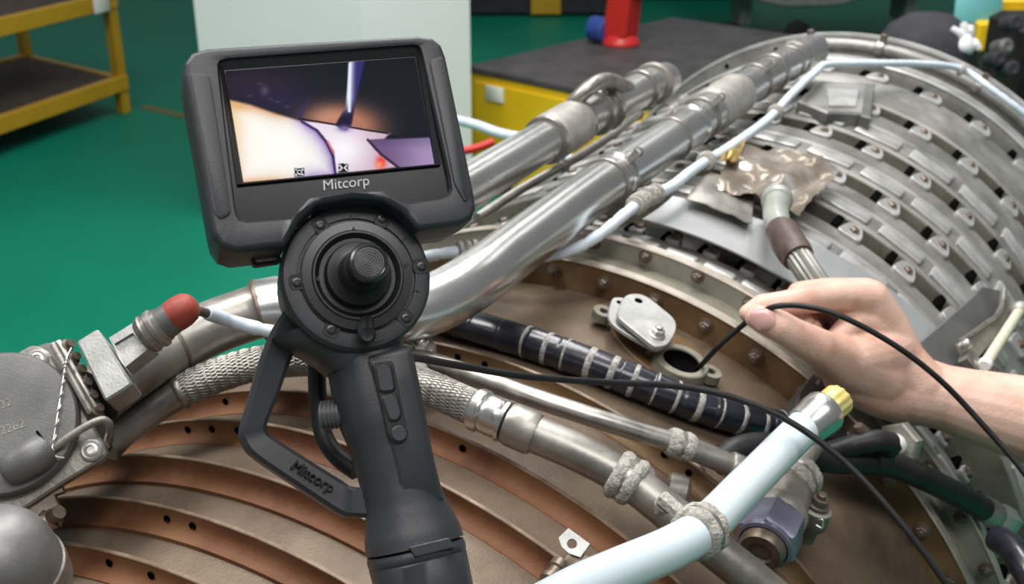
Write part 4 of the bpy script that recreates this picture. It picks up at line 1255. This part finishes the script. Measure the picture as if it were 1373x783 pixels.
# drop hose with brown collar
dh = spline([S(1043, 262, .545), S(1040, 285, .560), S(1045, 305, .565), S(1060, 330, .57), S(1078, 356, .57), S(1098, 386, .565), S(1125, 425, .555), S(1150, 460, .55)], 8)
dr = thing('drop_hose', 'braided grey hose with brown rubber collar dropping from the foil behind the hand', 'hose', dh[10])
ax = (dh[8] - dh[0]).normalized()
mk('union_nut', *lathe(dh[2] - ax * .004, ax, [(.0150, -.004), (.0178, 0), (.0178, .010), (.0155, .013), (.0155, .018)], 28), 'pale_green_metal', dr)
mk('neck', *sweep(cut(dh, .08, frac(dh, 1048, 312), 10), .0138, 24), 'pale_green_metal', dr)
mk('rubber_collar', *sweep(cut(dh, frac(dh, 1047, 308), frac(dh, 1071, 346), 10), [.0150, .0172, .0175, .0175, .0175, .0175, .0175, .0175, .0175, .0172, .0160], 26), 'brown_rubber', dr)
mk('braid', *sweep(cut(dh, frac(dh, 1069, 343), 1, 40), .0130, 64, ribs=16, ribdepth=.05), 'light_casing', dr)

# ================================================================== BRACKETS AT RIGHT
rb = thing('rod_bracket', 'dark grey bracket strips with a cream rod above the forearm', 'bracket', S(1290, 470, .54))
o_ = S(1285, 440, .534)
n_ = ERAD(46)
mk('flat_strip', *prism([PL(x, y, o_, n_) for x, y in subdiv([(1208, 482), (1300, 402), (1318, 384), (1352, 392), (1330, 440), (1266, 505)], 2)], n_, .004, .0008), 'cast_grey', rb)
o2_ = S(1310, 450, .550)
top = [(1283, 460), (1296, 452), (1318, 436), (1334, 424), (1342, 408), (1344, 390)]
bot = [(1300, 492), (1312, 480), (1328, 462), (1343, 442), (1352, 424), (1356, 398)]
mk('curved_strip', *prism([PL(x, y, o2_, n_) for x, y in top + bot[::-1]], n_, .003, .0006), 'olive_metal', rb)
mk('strip_edge', *sweep(spline([PL(x, y, o2_, n_) + n_ * .003 for x, y in top], 5), .0028, 8), 'clamp_metal', rb)
a, b = S(1322, 487, .563), S(1366, 418, .563)
mk('cream_rod', *lathe(a, b - a, [(.0058, 0), (.0062, .002), (.0062, (b - a).length - .002), (.0058, (b - a).length)], 18), 'cream_paint', rb)
mk('rod_end', *lathe(a, -(b - a), [(.0062, -.004), (.0075, 0), (.0075, .006), (.006, .010)], 16), 'white_plastic', rb)
mk('rod_end', *lathe(b, b - a, [(.0075, -.004), (.010, 0), (.010, .012), (.008, .014)], 16), 'cast_light', rb)
mk('rod_clevis', *bbox(S(1300, 485, .552), *basis(n_, ED), .013, .010, .007, .002), 'clamp_metal', rb)
mk('clevis_pin', *lathe(S(1292, 463, .558), n_, [(.0045, -.004), (.0055, 0), (.0055, .006), (.004, .008)], 14), 'bolt_steel', rb)
dk = thing('dark_bracket', 'dark grey folded bracket between the fingertips and the pale hose cap', 'bracket', S(1085, 520, .50))
o_ = S(1085, 515, .505)
mk('plate', *prism([PL(x, y, o_, ERAD(32)) for x, y in subdiv([(1072, 525), (1090, 500), (1110, 515), (1120, 548), (1090, 560), (1066, 548)], 2)], ERAD(32), .02, .001), 'dark_casing', dk)

# grey duct box under the blue cable at the far end
o_ = S(1125, 132, .522)
n_ = ERAD(8)
dbx = thing('duct_box', 'grey duct box beside the blue cable below the rear hoop', 'duct', o_)
mk('box_shell', *prism([PL(x, y, o_, n_) for x, y in subdiv([(1070, 134), (1098, 108), (1168, 112), (1160, 152), (1110, 150)], 3)], n_, .05, .003), 'light_casing', dbx)
mk('box_end', *prism([PL(x, y, o_ + n_ * .001, n_) for x, y in subdiv([(1160, 112), (1174, 112), (1168, 158), (1154, 154)], 2)], n_, .05, .002), 'cast_grey', dbx)
mk('box_lid', *prism([PL(x, y, o_ + n_ * .003, n_) for x, y in subdiv([(1108, 118), (1152, 120), (1148, 142), (1112, 141)], 2)], n_, .006, .001), 'pad_metal', dbx)

# ================================================================== ACTUATOR AT LEFT
an = CD(.12, -.30, -.945).normalized()
ao = P(60, 560, .80)
def A(px, py, h=0.0): return PL(px, py, ao + an * h, an)
act = thing('actuator', 'grey cast actuator housing with a round lid at the left edge', 'actuator', P(20, 640, .83))
plate_k = [(-70, 520), (-10, 492), (28, 470), (44, 463), (60, 468), (72, 482), (100, 530), (132, 583), (141, 600), (138, 614), (88, 645), (28, 684), (-40, 720), (-90, 640)]
mk('base_plate', *prism([A(x, y, 0) for x, y in smooth_loop(plate_k, 3)], an, .012, .0015), 'cast_warm', act)
body_k = [(-60, 525), (0, 492), (60, 455), (90, 462), (130, 560), (120, 590), (30, 650), (-60, 690)]
mk('housing_body', *prism([A(x, y, -.010) for x, y in rounded(body_k, 20, 4)], an, .07, .004), 'cast_grey', act)
lidc = A(8, 570, .0)
lx_, ly_, lz_ = basis(an, CD(1, 0, 0))
LR = .0505
def lid(r, h): return [lidc + an * h + lx_ * (r * math.cos(2 * math.pi * k / 64)) + ly_ * (r * math.sin(2 * math.pi * k / 64)) for k in range(64)]
lidp = mk('round_lid', *loft([lid(LR, -.002), lid(LR, .008), lid(LR - .0015, .010), lid(LR - .004, .0106), lid(LR * .6, .0116), lid(.002, .012)], True, True), 'cast_grey', act)
bl = [A(8, 632, .010), A(24, 624, .014), A(45, 612, .016), A(60, 602, .012)]
mk('lid_bulge', *sweep(spline(bl, 6), [.004, .0075, .0100, .0112, .0116, .0118, .0120, .0120, .0120, .0120, .0122, .0124, .0125, .0126, .0126, .0126, .0125, .0124, .010], 22), 'cast_grey', act, sharp=60)
tx = (A(33, 567, .011) - A(8, 576, .011)).normalized()
text_mesh('2262', .0085, A(17, 573, .0118), tx, an.cross(tx), an, 'cast_warm', lidp, depth=.0004)
text_mesh('32', .0080, A(8, 541, .0118), tx, an.cross(tx), an, 'cast_warm', lidp, depth=.0003)
for (x, y) in ((51, 483), (123, 604)):
    c = A(x, y, 0)
    mk('ear_washer', *lathe(c, an, [(.0075, -.001), (.0078, .002), (.0062, .0034), (.0052, .0030)], 24), 'cast_light', act)
    mk('ear_screw', *lathe(c, an, [(.0048, 0), (.0048, .0042), (.0030, .0046), (.0026, .0032)], 20), 'bolt_steel', act)
# side rails and row of small screws between lid and connector
for k, (o1, o2, m) in enumerate((((72, 462), (124, 556), 'cast_warm'), ((79, 459), (130, 550), 'clamp_metal'))):
    a, b = A(*o1, .004), A(*o2, .004)
    d = (b - a).normalized()
    mk('side_rail', *bbox((a + b) / 2, d, an.cross(d), an, (b - a).length / 2, .0022, .006, .0008), m, act)
for k in range(6):
    t = k / 5
    c = A(92 + 39 * t, 464 + 86 * t, .004)
    d = (A(131, 550, 0) - A(92, 464, 0)).normalized()
    mk('rail_screw', *lathe(c - an.cross(d) * .003, an * .6 + an.cross(d) * .8, [(.0040, -.004), (.0042, 0), (.0050, .001), (.0050, .004), (.0032, .0046), (.0032, .008)], 14), 'bolt_dark', act)
blk = [(102, 458), (131, 440), (178, 515), (141, 538)]
mk('connector_block', *prism([A(x, y, .014) for x, y in rounded(blk, 5, 3)], an, .040, .0015), 'cast_light', act)
nk_o = [(146, 453), (178, 433), (206, 462), (168, 492)]
nk_i = [(153, 461), (178, 446), (191, 462), (166, 480)]
mk('connector_neck', *prism([A(x, y, .004) for x, y in rounded(nk_o, 4, 3)], an, .028, .001), 'cast_light', act)
q0 = [A(x, y, .0075) for x, y in subdiv(nk_o, 4)]
q1 = [A(x, y, .0075) for x, y in subdiv(nk_i, 4)]
mk('neck_frame', *loft([[p - an * .006 for p in q0], q0, q1, [p - an * .006 for p in q1]], False, False), 'cast_light', act)
ax = (P(240, 420, .80) - P(185, 458, .80)).normalized()
a = P(186, 457, .805)
mk('lock_collar', *lathe(a, ax, [(.012, .004), (.0140, .006), (.0148, .009), (.0136, .010), (.0136, .013), (.0148, .014), (.0148, .017), (.0130, .018), (.0130, .021)], 30), 'clamp_metal', act)
mk('grey_ferrule', *lathe(a, ax, [(.0118, .018), (.0122, .021), (.0116, .032)], 28), 'cast_grey', act)
rc_ = mk('red_cap', *lathe(a, ax, [(.0112, .028), (.0120, .031), (.0121, .037), (.0110, .043), (.0080, .047), (.0040, .049)], 28), 'red_rubber', act)
rc_['label'] = 'red rubber cap'
mk('lock_wire', *sweep(spline([A(96, 466, .012), A(89, 482, .012), A(86, 500, .013), A(79, 545, .016), A(70, 604, .016), A(75, 612, .016), A(86, 614, .014)], 10), .00085, 6), 'bolt_steel', act)
tw = spline([A(89, 482, .0125), A(86, 500, .0135), A(79, 545, .0165), A(70, 604, .0165)], 20)
fr_ = frames(tw)
mk('lock_wire', *sweep([p + (fr_[i][1] * math.cos(i * .9) + fr_[i][2] * math.sin(i * .9)) * .0011 for i, p in enumerate(tw)], .0006, 5), 'cast_light', act)
mk('hook_rod', *sweep(spline([A(71, 602, .013), A(90, 588, .016), A(115, 572, .018), A(136, 563, .018), A(146, 568, .014), A(147, 580, .004), A(143, 592, -.004)], 8), .0028, 12), 'cast_warm', act)
g = G()
g.add(sweep(spline([A(146, 575, .006), A(141, 590, .006), A(146, 600, .004)], 6), .0012, 6))
g.build('lock_wire', 'bolt_dark', act)
mk('lid_slot', *sweep([A(49, 578, .0122), A(60, 592, .0124), A(66, 606, .0115)], .0008, 6), 'black_void', act)
# dark foot below
fb = thing('foot_bracket', 'dark torn bracket with a bolt between the actuator and the dome', 'bracket', P(70, 670, .80))
mk('bracket_strip', *prism([PL(x, y, P(60, 660, .79), an) for x, y in subdiv([(20, 690), (52, 664), (62, 658), (84, 652), (86, 660), (74, 664), (84, 690), (80, 706), (66, 684), (40, 700)], 2)], an, .006, .0008), 'bolt_dark', fb)
mk('bracket_bolt', *lathe(P(62, 700, .79), CD(.7, -.5, -.5), [(.006, -.006), (.008, 0), (.008, .006), (.005, .008), (.005, .018)], 12), 'bolt_dark', fb)
# steel dome in the corner
dm = thing('steel_dome', 'rounded dull steel dome in the lower left corner', 'dome', P(0, 783, .72))
dc = P(-2, 752, .70)
dx = CD(.1, .75, .65)
mk('dome_shell', *lathe(dc, dx, [(.0345 * math.cos(q), .0345 * -math.sin(q)) for q in [R(88 - 8 * i) for i in range(12)]] + [(.0350, .004), (.0350, .03)], 40), 'dome_metal', dm)
mk('dome_band', *lathe(dc + dx.normalized() * .012, dx, [(.0352, 0), (.0362, .001), (.0362, .008), (.0352, .009)], 40), 'clamp_metal', dm)

# ================================================================== THE HAND
def tcap(p0, p1, r0, r1, seg=20, n=5, ends=5):
    d = (p1 - p0)
    Lx = max(d.length, 1e-6)
    x, y, z = basis(d)
    prof = []
    for i in range(ends):
        a = R(88 - 88 * i / ends)
        prof.append((r0 * math.cos(a), -r0 * math.sin(a)))
    for i in range(n + 1):
        t = i / n
        prof.append((r0 + (r1 - r0) * t, Lx * t))
    for i in range(1, ends + 1):
        a = R(88 * i / ends)
        prof.append((r1 * math.cos(a), Lx + r1 * math.sin(a)))
    return lathe(p0, d, prof, seg)
hb = G()
def bone(a, b, flat=None):
    (x0, y0, z0, r0), (x1, y1, z1, r1) = a, b
    hb.add(tcap(P(x0, y0, z0), P(x1, y1, z1), r0 / FPX * z0, r1 / FPX * z1))
def chain(*j):
    for a, b in zip(j[:-1], j[1:]): bone(a, b)
# index, thumb, and the curled fingers behind
chain((1166, 401, 1.075, 27), (1122, 397, 1.062, 21), (1082, 402, 1.050, 18.5), (1045, 407, 1.046, 16.5), (1022, 410, 1.045, 16), (1003, 420, 1.045, 12.5))
chain((1178, 505, 1.085, 40), (1132, 487, 1.055, 36), (1098, 466, 1.030, 26), (1062, 447, 1.020, 22), (1046, 438, 1.018, 22), (1028, 430, 1.020, 20.5), (1015, 425, 1.024, 17))
chain((1160, 398, 1.105, 26), (1110, 392, 1.095, 20), (1072, 394, 1.085, 17), (1058, 420, 1.075, 16), (1078, 432, 1.065, 14))
chain((1152, 410, 1.130, 24), (1105, 412, 1.125, 19), (1078, 425, 1.110, 17), (1090, 446, 1.085, 15))
chain((1150, 425, 1.150, 21), (1112, 432, 1.140, 17), (1095, 448, 1.120, 15), (1108, 458, 1.10, 13))
# palm
chain((1166, 401, 1.075, 27), (1186, 440, 1.085, 32), (1206, 485, 1.090, 35), (1232, 518, 1.090, 38))
chain((1160, 400, 1.105, 26), (1180, 450, 1.115, 36), (1215, 515, 1.110, 40))
chain((1152, 412, 1.130, 24), (1170, 460, 1.135, 34), (1210, 520, 1.120, 38))
chain((1150, 428, 1.150, 20), (1165, 475, 1.150, 30), (1205, 525, 1.125, 36))
chain((1132, 487, 1.055, 36), (1165, 478, 1.075, 40), (1190, 470, 1.085, 38))
chain((1140, 505, 1.075, 36), (1180, 520, 1.095, 40), (1220, 530, 1.100, 42))
chain((1150, 455, 1.100, 30), (1135, 470, 1.090, 30), (1160, 500, 1.11, 34))
# web between thumb and index
chain((1120, 455, 1.055, 15), (1150, 432, 1.070, 22), (1175, 440, 1.08, 28))
# wrist and forearm
chain((1225, 526, 1.095, 43), (1262, 533, 1.095, 43), (1310, 545, 1.092, 50), (1373, 561, 1.085, 58), (1460, 585, 1.07, 68), (1580, 620, 1.04, 76), (1760, 680, .98, 80))
chain((1215, 512, 1.12, 40), (1262, 530, 1.12, 42), (1373, 560, 1.11, 54), (1580, 622, 1.07, 70))
arm = hb.build('person', 'skin', None)
# fuse into one continuous skin
md = arm.modifiers.new('fuse', 'REMESH')
md.mode = 'VOXEL'
md.voxel_size = 0.0016
md.use_smooth_shade = True
ms = arm.modifiers.new('soft', 'SMOOTH')
ms.factor = 0.5
ms.iterations = 9
dg = bpy.context.evaluated_depsgraph_get()
me = bpy.data.meshes.new_from_object(arm.evaluated_get(dg))
arm.modifiers.clear()
arm.data = me
me.materials.clear()
me.materials.append(MATS['skin'])
for p_ in me.polygons: p_.use_smooth = True
tag(arm, 'bare right hand and forearm pinching a thin black tube between thumb and index finger', 'person')
# thumb nail
def nail(center, along, up, w, l, parent):
    z = up.normalized()
    y = (along - z * along.dot(z)).normalized()
    x = y.cross(z)
    nu, nv = 10, 10
    v, f = [], []
    for lay in (0, 1):
        for j in range(nv + 1):
            for i in range(nu + 1):
                u, w_ = i / nu * 2 - 1, j / nv * 2 - 1
                ww = w * (1 - .30 * max(0, w_) ** 3 - .22 * max(0, -w_) ** 2)
                ll = l * (1 - .16 * u * u)
                v.append(center + x * (u * ww) + y * (w_ * ll) - z * (.0028 * u * u + .0010 * w_ * w_ + .0009 * lay))
    n1 = (nu + 1) * (nv + 1)
    ix = lambda i, j, k: k * n1 + j * (nu + 1) + i
    for j in range(nv):
        for i in range(nu):
            f.append((ix(i, j, 0), ix(i + 1, j, 0), ix(i + 1, j + 1, 0), ix(i, j + 1, 0)))
            f.append((ix(i, j, 1), ix(i, j + 1, 1), ix(i + 1, j + 1, 1), ix(i + 1, j, 1)))
    for i in range(nu):
        f.append((ix(i, 0, 0), ix(i, 0, 1), ix(i + 1, 0, 1), ix(i + 1, 0, 0)))
        f.append((ix(i, nv, 0), ix(i + 1, nv, 0), ix(i + 1, nv, 1), ix(i, nv, 1)))
    for j in range(nv):
        f.append((ix(0, j, 0), ix(0, j + 1, 0), ix(0, j + 1, 1), ix(0, j, 1)))
        f.append((ix(nu, j, 0), ix(nu, j, 1), ix(nu, j + 1, 1), ix(nu, j + 1, 0)))
    return mk('thumb_nail', v, f, 'nail', parent, sharp=60)
nail(P(1022, 428, 1.0045), P(1006, 423, 1.013) - P(1046, 437, 1.003), CD(-.14, .06, -.98), .0098, .0112, arm)

# ================================================================== BLACK INSERTION TUBE (one tube, its loop hangs out of view)
it = spline([P(925, 507, 1.125), P(940, 490, 1.085), P(965, 463, 1.055), P(990, 441, 1.042), P(1012, 424, 1.028), P(1040, 411, 1.008), P(1080, 411, 1.000), P(1130, 425, .992), P(1200, 463, .990), P(1262, 511, .990), P(1320, 572, .985),
             P(1373, 634, .97), P(1450, 745, .94), P(1490, 900, .90), P(1420, 1000, .86), P(1335, 890, .84), P(1270, 785, .845), P(1205, 698, .855), P(1135, 622, .870), P(1060, 566, .880), P(980, 532, .885), P(900, 517, .880), P(800, 512, .855),
             P(700, 504, .815), P(620, 491, .775), P(556, 479, .720), P(505, 470, .650)], 12)
tb_ = thing('insertion_tube', 'thin black flexible insertion tube from the scope past the hand into the port', 'tube', it[120])
mk('sheath', *sweep(it, 0.0026, 14), 'black_rubber', tb_)
mk('tube_tip', *sweep(cut(it, 0, .012, 4), 0.0030, 14), 'machined_black', tb_)
mk('strain_relief', *sweep(cut(it, .962, 1, 10), [.0028, .0034, .0036, .0038, .0040, .0042, .0044, .0046, .0048, .0050, .0052], 14), 'scope_dark', tb_)

# ================================================================== BACKGROUND
Z = Vector((0, 0, 1))
def flatbox(name, a, ex, ey, h0, h1, m, parent=None, ch=.004):     # a = corner (x, y), ex / ey horizontal vectors
    ex, ey = Vector((ex.x, ex.y, 0)), Vector((ey.x, ey.y, 0))
    c = Vector((a.x, a.y, 0)) + ex / 2 + ey / 2 + Z * ((h0 + h1) / 2)
    x = ex.normalized()
    y = ey.normalized()
    lo = [Vector((a.x, a.y, 0)), Vector((a.x, a.y, 0)) + ex, Vector((a.x, a.y, 0)) + ex + ey, Vector((a.x, a.y, 0)) + ey]
    lp0 = [p + Z * h1 for p in lo]
    return mk(name, *prism(lp0, Z, h1 - h0, ch), m, parent)
# yellow rack
rA = F(176, 150)
rh = .17
rB = F(-10, 172, rh)
rC = F(45, 80, rh)
ef = Vector((rB.x - rA.x, rB.y - rA.y, 0))
efn = ef.normalized()
eg = Vector((rC.x - rA.x, rC.y - rA.y, 0))
egn = eg.normalized()
rack = thing('rack', 'yellow steel rack with dark shelves standing on the green floor', 'rack', rA)
Lr = 2.6
for (u, v) in ((0, 0), (0, 1), (1, 0), (1, 1)):
    q = rA + efn * (u * Lr) + eg * v
    flatbox('post', q - efn * .0 - egn * .0, efn * .065, egn * .065, 0, 1.5, 'rack_yellow', rack)
for h in (rh, .62):
    flatbox('beam', rA - egn * .012, efn * Lr, egn * .045, h - .04, h + .045, 'rack_yellow', rack)
    flatbox('beam', rA + eg, efn * Lr, egn * .045, h - .04, h + .045, 'rack_yellow', rack)
    flatbox('beam', rA + efn * .01, efn * .05, eg, h - .03, h + .035, 'rack_yellow', rack)
    flatbox('shelf', rA + efn * .03 + egn * .03, efn * (Lr - .05), eg * .97, h + .0, h + .03, 'rack_board', rack)
tagp = F(152, 8, .60)
mk('label_card', *bbox(rA + efn * .14 + Z * .625 - egn * .022, efn, Z, efn.cross(Z), .06, .045, .004, .001), 'paper_white', rack)
# floor line
l0, l1 = F(192, 143), F(420, 197)
d = (l1 - l0).normalized()
n2 = Z.cross(d)
fl2 = mk('floor_line', [l0 + n2 * .03 + Z * .002, l1 + n2 * .03 + Z * .002, l1 - n2 * .03 + Z * .002, l0 - n2 * .03 + Z * .002], [(0, 1, 2, 3)], 'line_yellow', smooth=False)
tag(fl2, 'thin faded yellow line painted on the green floor', 'floor marking', kind='structure')
# white pillar: corner edge towards the camera
pc = F(500, 322)
pl_ = F(292, 296)
pr_ = F(634, 290)
e1 = Vector((pl_.x - pc.x, pl_.y - pc.y, 0))
e2 = Vector((pr_.x - pc.x, pr_.y - pc.y, 0))
pil = flatbox('pillar', pc, e1, e2, 0, 3.4, 'pillar_white', None, .012)
tag(pil, 'broad white square pillar behind the scope display', 'pillar', kind='structure')
# yellow tool cabinet
ch_ = .56
ca_, cb_ = F(622, 86, ch_), F(800, 122, ch_)
cd_ = F(700, 44, ch_)
ex = Vector((cb_.x - ca_.x, cb_.y - ca_.y, 0))
exn = ex.normalized()
ey = Vector((-exn.y, exn.x, 0))
if ey.y < 0: ey = -ey
dep = 1.55
cab = thing('tool_cabinet', 'yellow steel tool cabinet with a dark grey top behind the white pillar', 'cabinet', ca_ - Z * ch_)
base_c = ca_ + exn * .04
W_ = 1.35
flatbox('body', base_c, exn * W_, ey * dep, 0.05, ch_ - .03, 'cabinet_yellow', cab, .008)
flatbox('plinth', base_c + ey * .03 + exn * .03, exn * (W_ - .06), ey * (dep - .06), 0, .06, 'black_void', cab)
top_ = flatbox('top_mat', base_c - exn * .01 - ey * .01, exn * (W_ + .02), ey * (dep + .02), ch_ - .03, ch_, 'mat_grey', cab, .006)
for i in range(2):
    for j in range(2):
        dr_ = flatbox('drawer', base_c + exn * (.03 + .66 * i) - ey * .010, exn * .63, ey * .02, .08 + .22 * j, .28 + .22 * j, 'cabinet_yellow', cab, .004)
lab = mk('label_card', *bbox(F(663, 127, ch_ - .13) * 1, exn, Z, exn.cross(Z), .05, .032, .004, .001), 'paper_white', cab)
# put the card on the drawer front, where the ray meets that face
nrm = -ey
def on_face(px, py, o): return PL(px, py, o, nrm)
c = on_face(663, 126, base_c - ey * .016)
lab.matrix_basis = WM[cab].inverted() @ Matrix.Translation(c)
# vise on the cabinet
vb = F(832, 60, ch_)
vise = thing('bench_vise', 'red bench vise with blue ends standing on the dark cabinet top', 'vise', vb)
mk('base', *lathe(vb, Z, [(.085, 0), (.09, .01), (.085, .03), (.06, .05)], 24), 'vise_red', vise)
mk('body', *prism([vb + exn * a + Z * b - ey * .06 for a, b in rounded([(-.075, .03), (.06, .03), (.085, .30), (.10, .42), (-.03, .42), (-.05, .22)], .03, 4)], -ey, .12, .012), 'vise_red', vise)
mk('jaw', *bbox(vb + exn * .03 + Z * .45, exn, ey, Z, .13, .06, .05, .012), 'vise_red', vise)
mk('screw_end', *lathe(vb - exn * .03 + Z * .065 - ey * .04, -exn, [(.050, .02), (.060, .03), (.060, .105), (.050, .11)], 22), 'vise_blue', vise)
mk('screw_end', *lathe(vb + exn * .05 + Z * .27, exn, [(.035, 0), (.045, .01), (.045, .07), (.035, .075)], 22), 'vise_blue', vise)
# pale hose with a red grip between cabinet and pipes
ph_ = spline([P(600, 158, 2.9), P(640, 168, 2.8), P(668, 178, 2.75), P(700, 184, 2.7), P(740, 186, 2.6), P(780, 240, 2.5)], 6)
pgs = thing('pale_tube', 'pale tube with a red grip in front of the yellow cabinet', 'tube', ph_[10])
mk('tube', *sweep(ph_, .012, 14), 'wrap_cable', pgs)
rr_ = spline([P(610, 205, 2.7), P(640, 198, 2.7), P(662, 190, 2.7)], 6)
mk('grip', *sweep(rr_, .010, 12), 'vise_red', pgs)
# grey cart far behind
ka, kb2 = F(952, -20, .45), F(1200, -22, .45)
exc = Vector((kb2.x - ka.x, kb2.y - ka.y, 0))
exn2 = exc.normalized()
ey2 = Vector((-exn2.y, exn2.x, 0))
cart = thing('grey_cart', 'long grey cart on dark wheels far behind the engine', 'cart', ka - Z * .45)
mk('deck', *prism([ka + exn2 * a + Z * b for a, b in rounded([(-.1, .0), (.5, -.16), (.9, -.16), (1.9, .12), (1.9, .35), (-.1, .35)], .06, 4)], -ey2, .9, .02), 'cart_grey', cart)
for a in (.3, 1.5): flatbox('leg', ka + exn2 * a + ey2 * .3, exn2 * .08, ey2 * .3, .12, .40, 'cart_grey', cart)
for a in (.2, .68, 1.6):
    mk('wheel', *lathe(ka + exn2 * a + ey2 * .1 + Z * (-.45 + .09), ey2, [(.05, 0), (.09, .01), (.09, .05), (.05, .06)], 20), 'black_rubber', cart)
# dark padded stool back, white cloth, cards and boxes at upper right
so = P(1238, 92, 3.1)
st_ = thing('padded_stool', 'dark rounded padded stool behind the rear hoop', 'stool', Vector((so.x, so.y, 0)))
mk('cushion', *lathe(so - Z * .012, Z, [(.10, -.03), (.135, -.01), (.140, .03), (.130, .08), (.105, .125), (.06, .155), (.02, .163)], 32), 'dark_fabric', st_)
mk('stem', *lathe(Vector((so.x, so.y, .03)), Z, [(.03, 0), (.03, so.z - .12)], 14), 'bolt_dark', st_)
mk('foot_disc', *lathe(Vector((so.x, so.y, 0)), Z, [(.2, 0), (.2, .02), (.05, .035)], 28), 'bolt_dark', st_)
wc = thing('work_glove', 'white cloth glove draped behind the rear hoop', 'glove', P(1298, 60, 2.98))
mk('palm', *sweep(spline([P(1290, 72, 2.98), P(1293, 60, 2.98), P(1292, 48, 2.98)], 5), [.018, .024, .026, .027, .027, .026, .025, .024, .022, .020, .018], 14), 'white_cloth', wc)
for (a, b) in (((1296, 52), (1276, 38)), ((1297, 48), (1291, 30)), ((1300, 46), (1302, 34)), ((1304, 56), (1313, 66)), ((1292, 60), (1286, 66))):
    mk('finger', *sweep([P(*a, 2.98), P((a[0] + b[0]) / 2, (a[1] + b[1]) / 2, 2.97), P(*b, 2.97)], [.013, .012, .008], 10), 'white_cloth', wc)
yb = F(1318, 96, 0)
yx = thing('yellow_stand', 'yellow stand with a cyan sheet on top at the upper right', 'stand', Vector((P(1325, 40, 4.2).x, P(1325, 40, 4.2).y, 0)))
yc = P(1325, 42, 4.2)
mk('yellow_body', *bbox(yc, Vector((1, 0, 0)), Vector((0, 1, 0)), Z, .085, .12, .055, .01), 'cabinet_yellow', yx)
mk('yellow_body', *bbox(yc + Vector((.12, .1, .06)), Vector((1, 0, 0)), Vector((0, 1, 0)), Z, .10, .12, .06, .01), 'cabinet_yellow', yx)
mk('cyan_sheet', *bbox(P(1312, 10, 4.1), Vector((1, 0, 0)), (CD(0, 1, .25)).normalized(), Vector((1, 0, 0)).cross(CD(0, 1, .25).normalized()), .085, .055, .004, .001), 'cyan_card', yx)
mk('leg', *lathe(Vector((yc.x, yc.y, 0)), Z, [(.04, 0), (.04, yc.z - .05)], 12), 'bolt_dark', yx)
db = thing('dark_case', 'black equipment case at the right edge behind the engine', 'case', Vector((P(1372, 90, 3.4).x, P(1372, 90, 3.4).y, 0)))
dc_ = P(1385, 70, 3.4)
mk('case_body', *bbox(Vector((dc_.x, dc_.y, dc_.z / 2 + .05)), Vector((1, 0, 0)), Vector((0, 1, 0)), Z, .09, .16, dc_.z / 2 + .05, .02), 'black_rubber', db)
for k, (x, y) in enumerate(((1350, 62), (1362, 30), (1358, 92), (1340, 78))):
    mk('case_fitting', *lathe(P(x, y, 3.22), CD(.2, .1, -1), [(.022, -.05), (.024, 0), (.014, .006), (.010, .004)], 16), ('cast_grey', 'dark_fabric', 'dark_fabric', 'dark_fabric')[k], db)
ob_ = P(690, -4, 9.0)
bn = thing('dark_bin', 'dark storage bin with a yellow stripe far across the hall', 'bin', Vector((ob_.x, ob_.y, 0)))
mk('bin_body', *bbox(Vector((ob_.x, ob_.y + .5, .25)), Vector((1, 0, 0)), Vector((0, 1, 0)), Z, .9, .4, .25, .03), 'dark_fabric', bn)
mk('stripe', *bbox(Vector((ob_.x + .25, ob_.y + .085, .2)), Vector((1, 0, 0)), Vector((0, 1, 0)), Z, .12, .012, .18, .004), 'rack_yellow', bn)
bw = F(900, 6, 0)
bb2 = thing('dark_bin', 'long black bin left of the grey cart', 'bin', bw)
mk('bin_body', *bbox(bw + Vector((.0, .6, .18)), Vector((1, 0, 0)), Vector((0, 1, 0)), Z, .75, .35, .18, .03), 'black_rubber', bb2)
mk('lid', *bbox(bw + Vector((.0, .6, .375)), Vector((1, 0, 0)), Vector((0, 1, 0)), Z, .77, .37, .015, .008), 'dark_fabric', bb2)
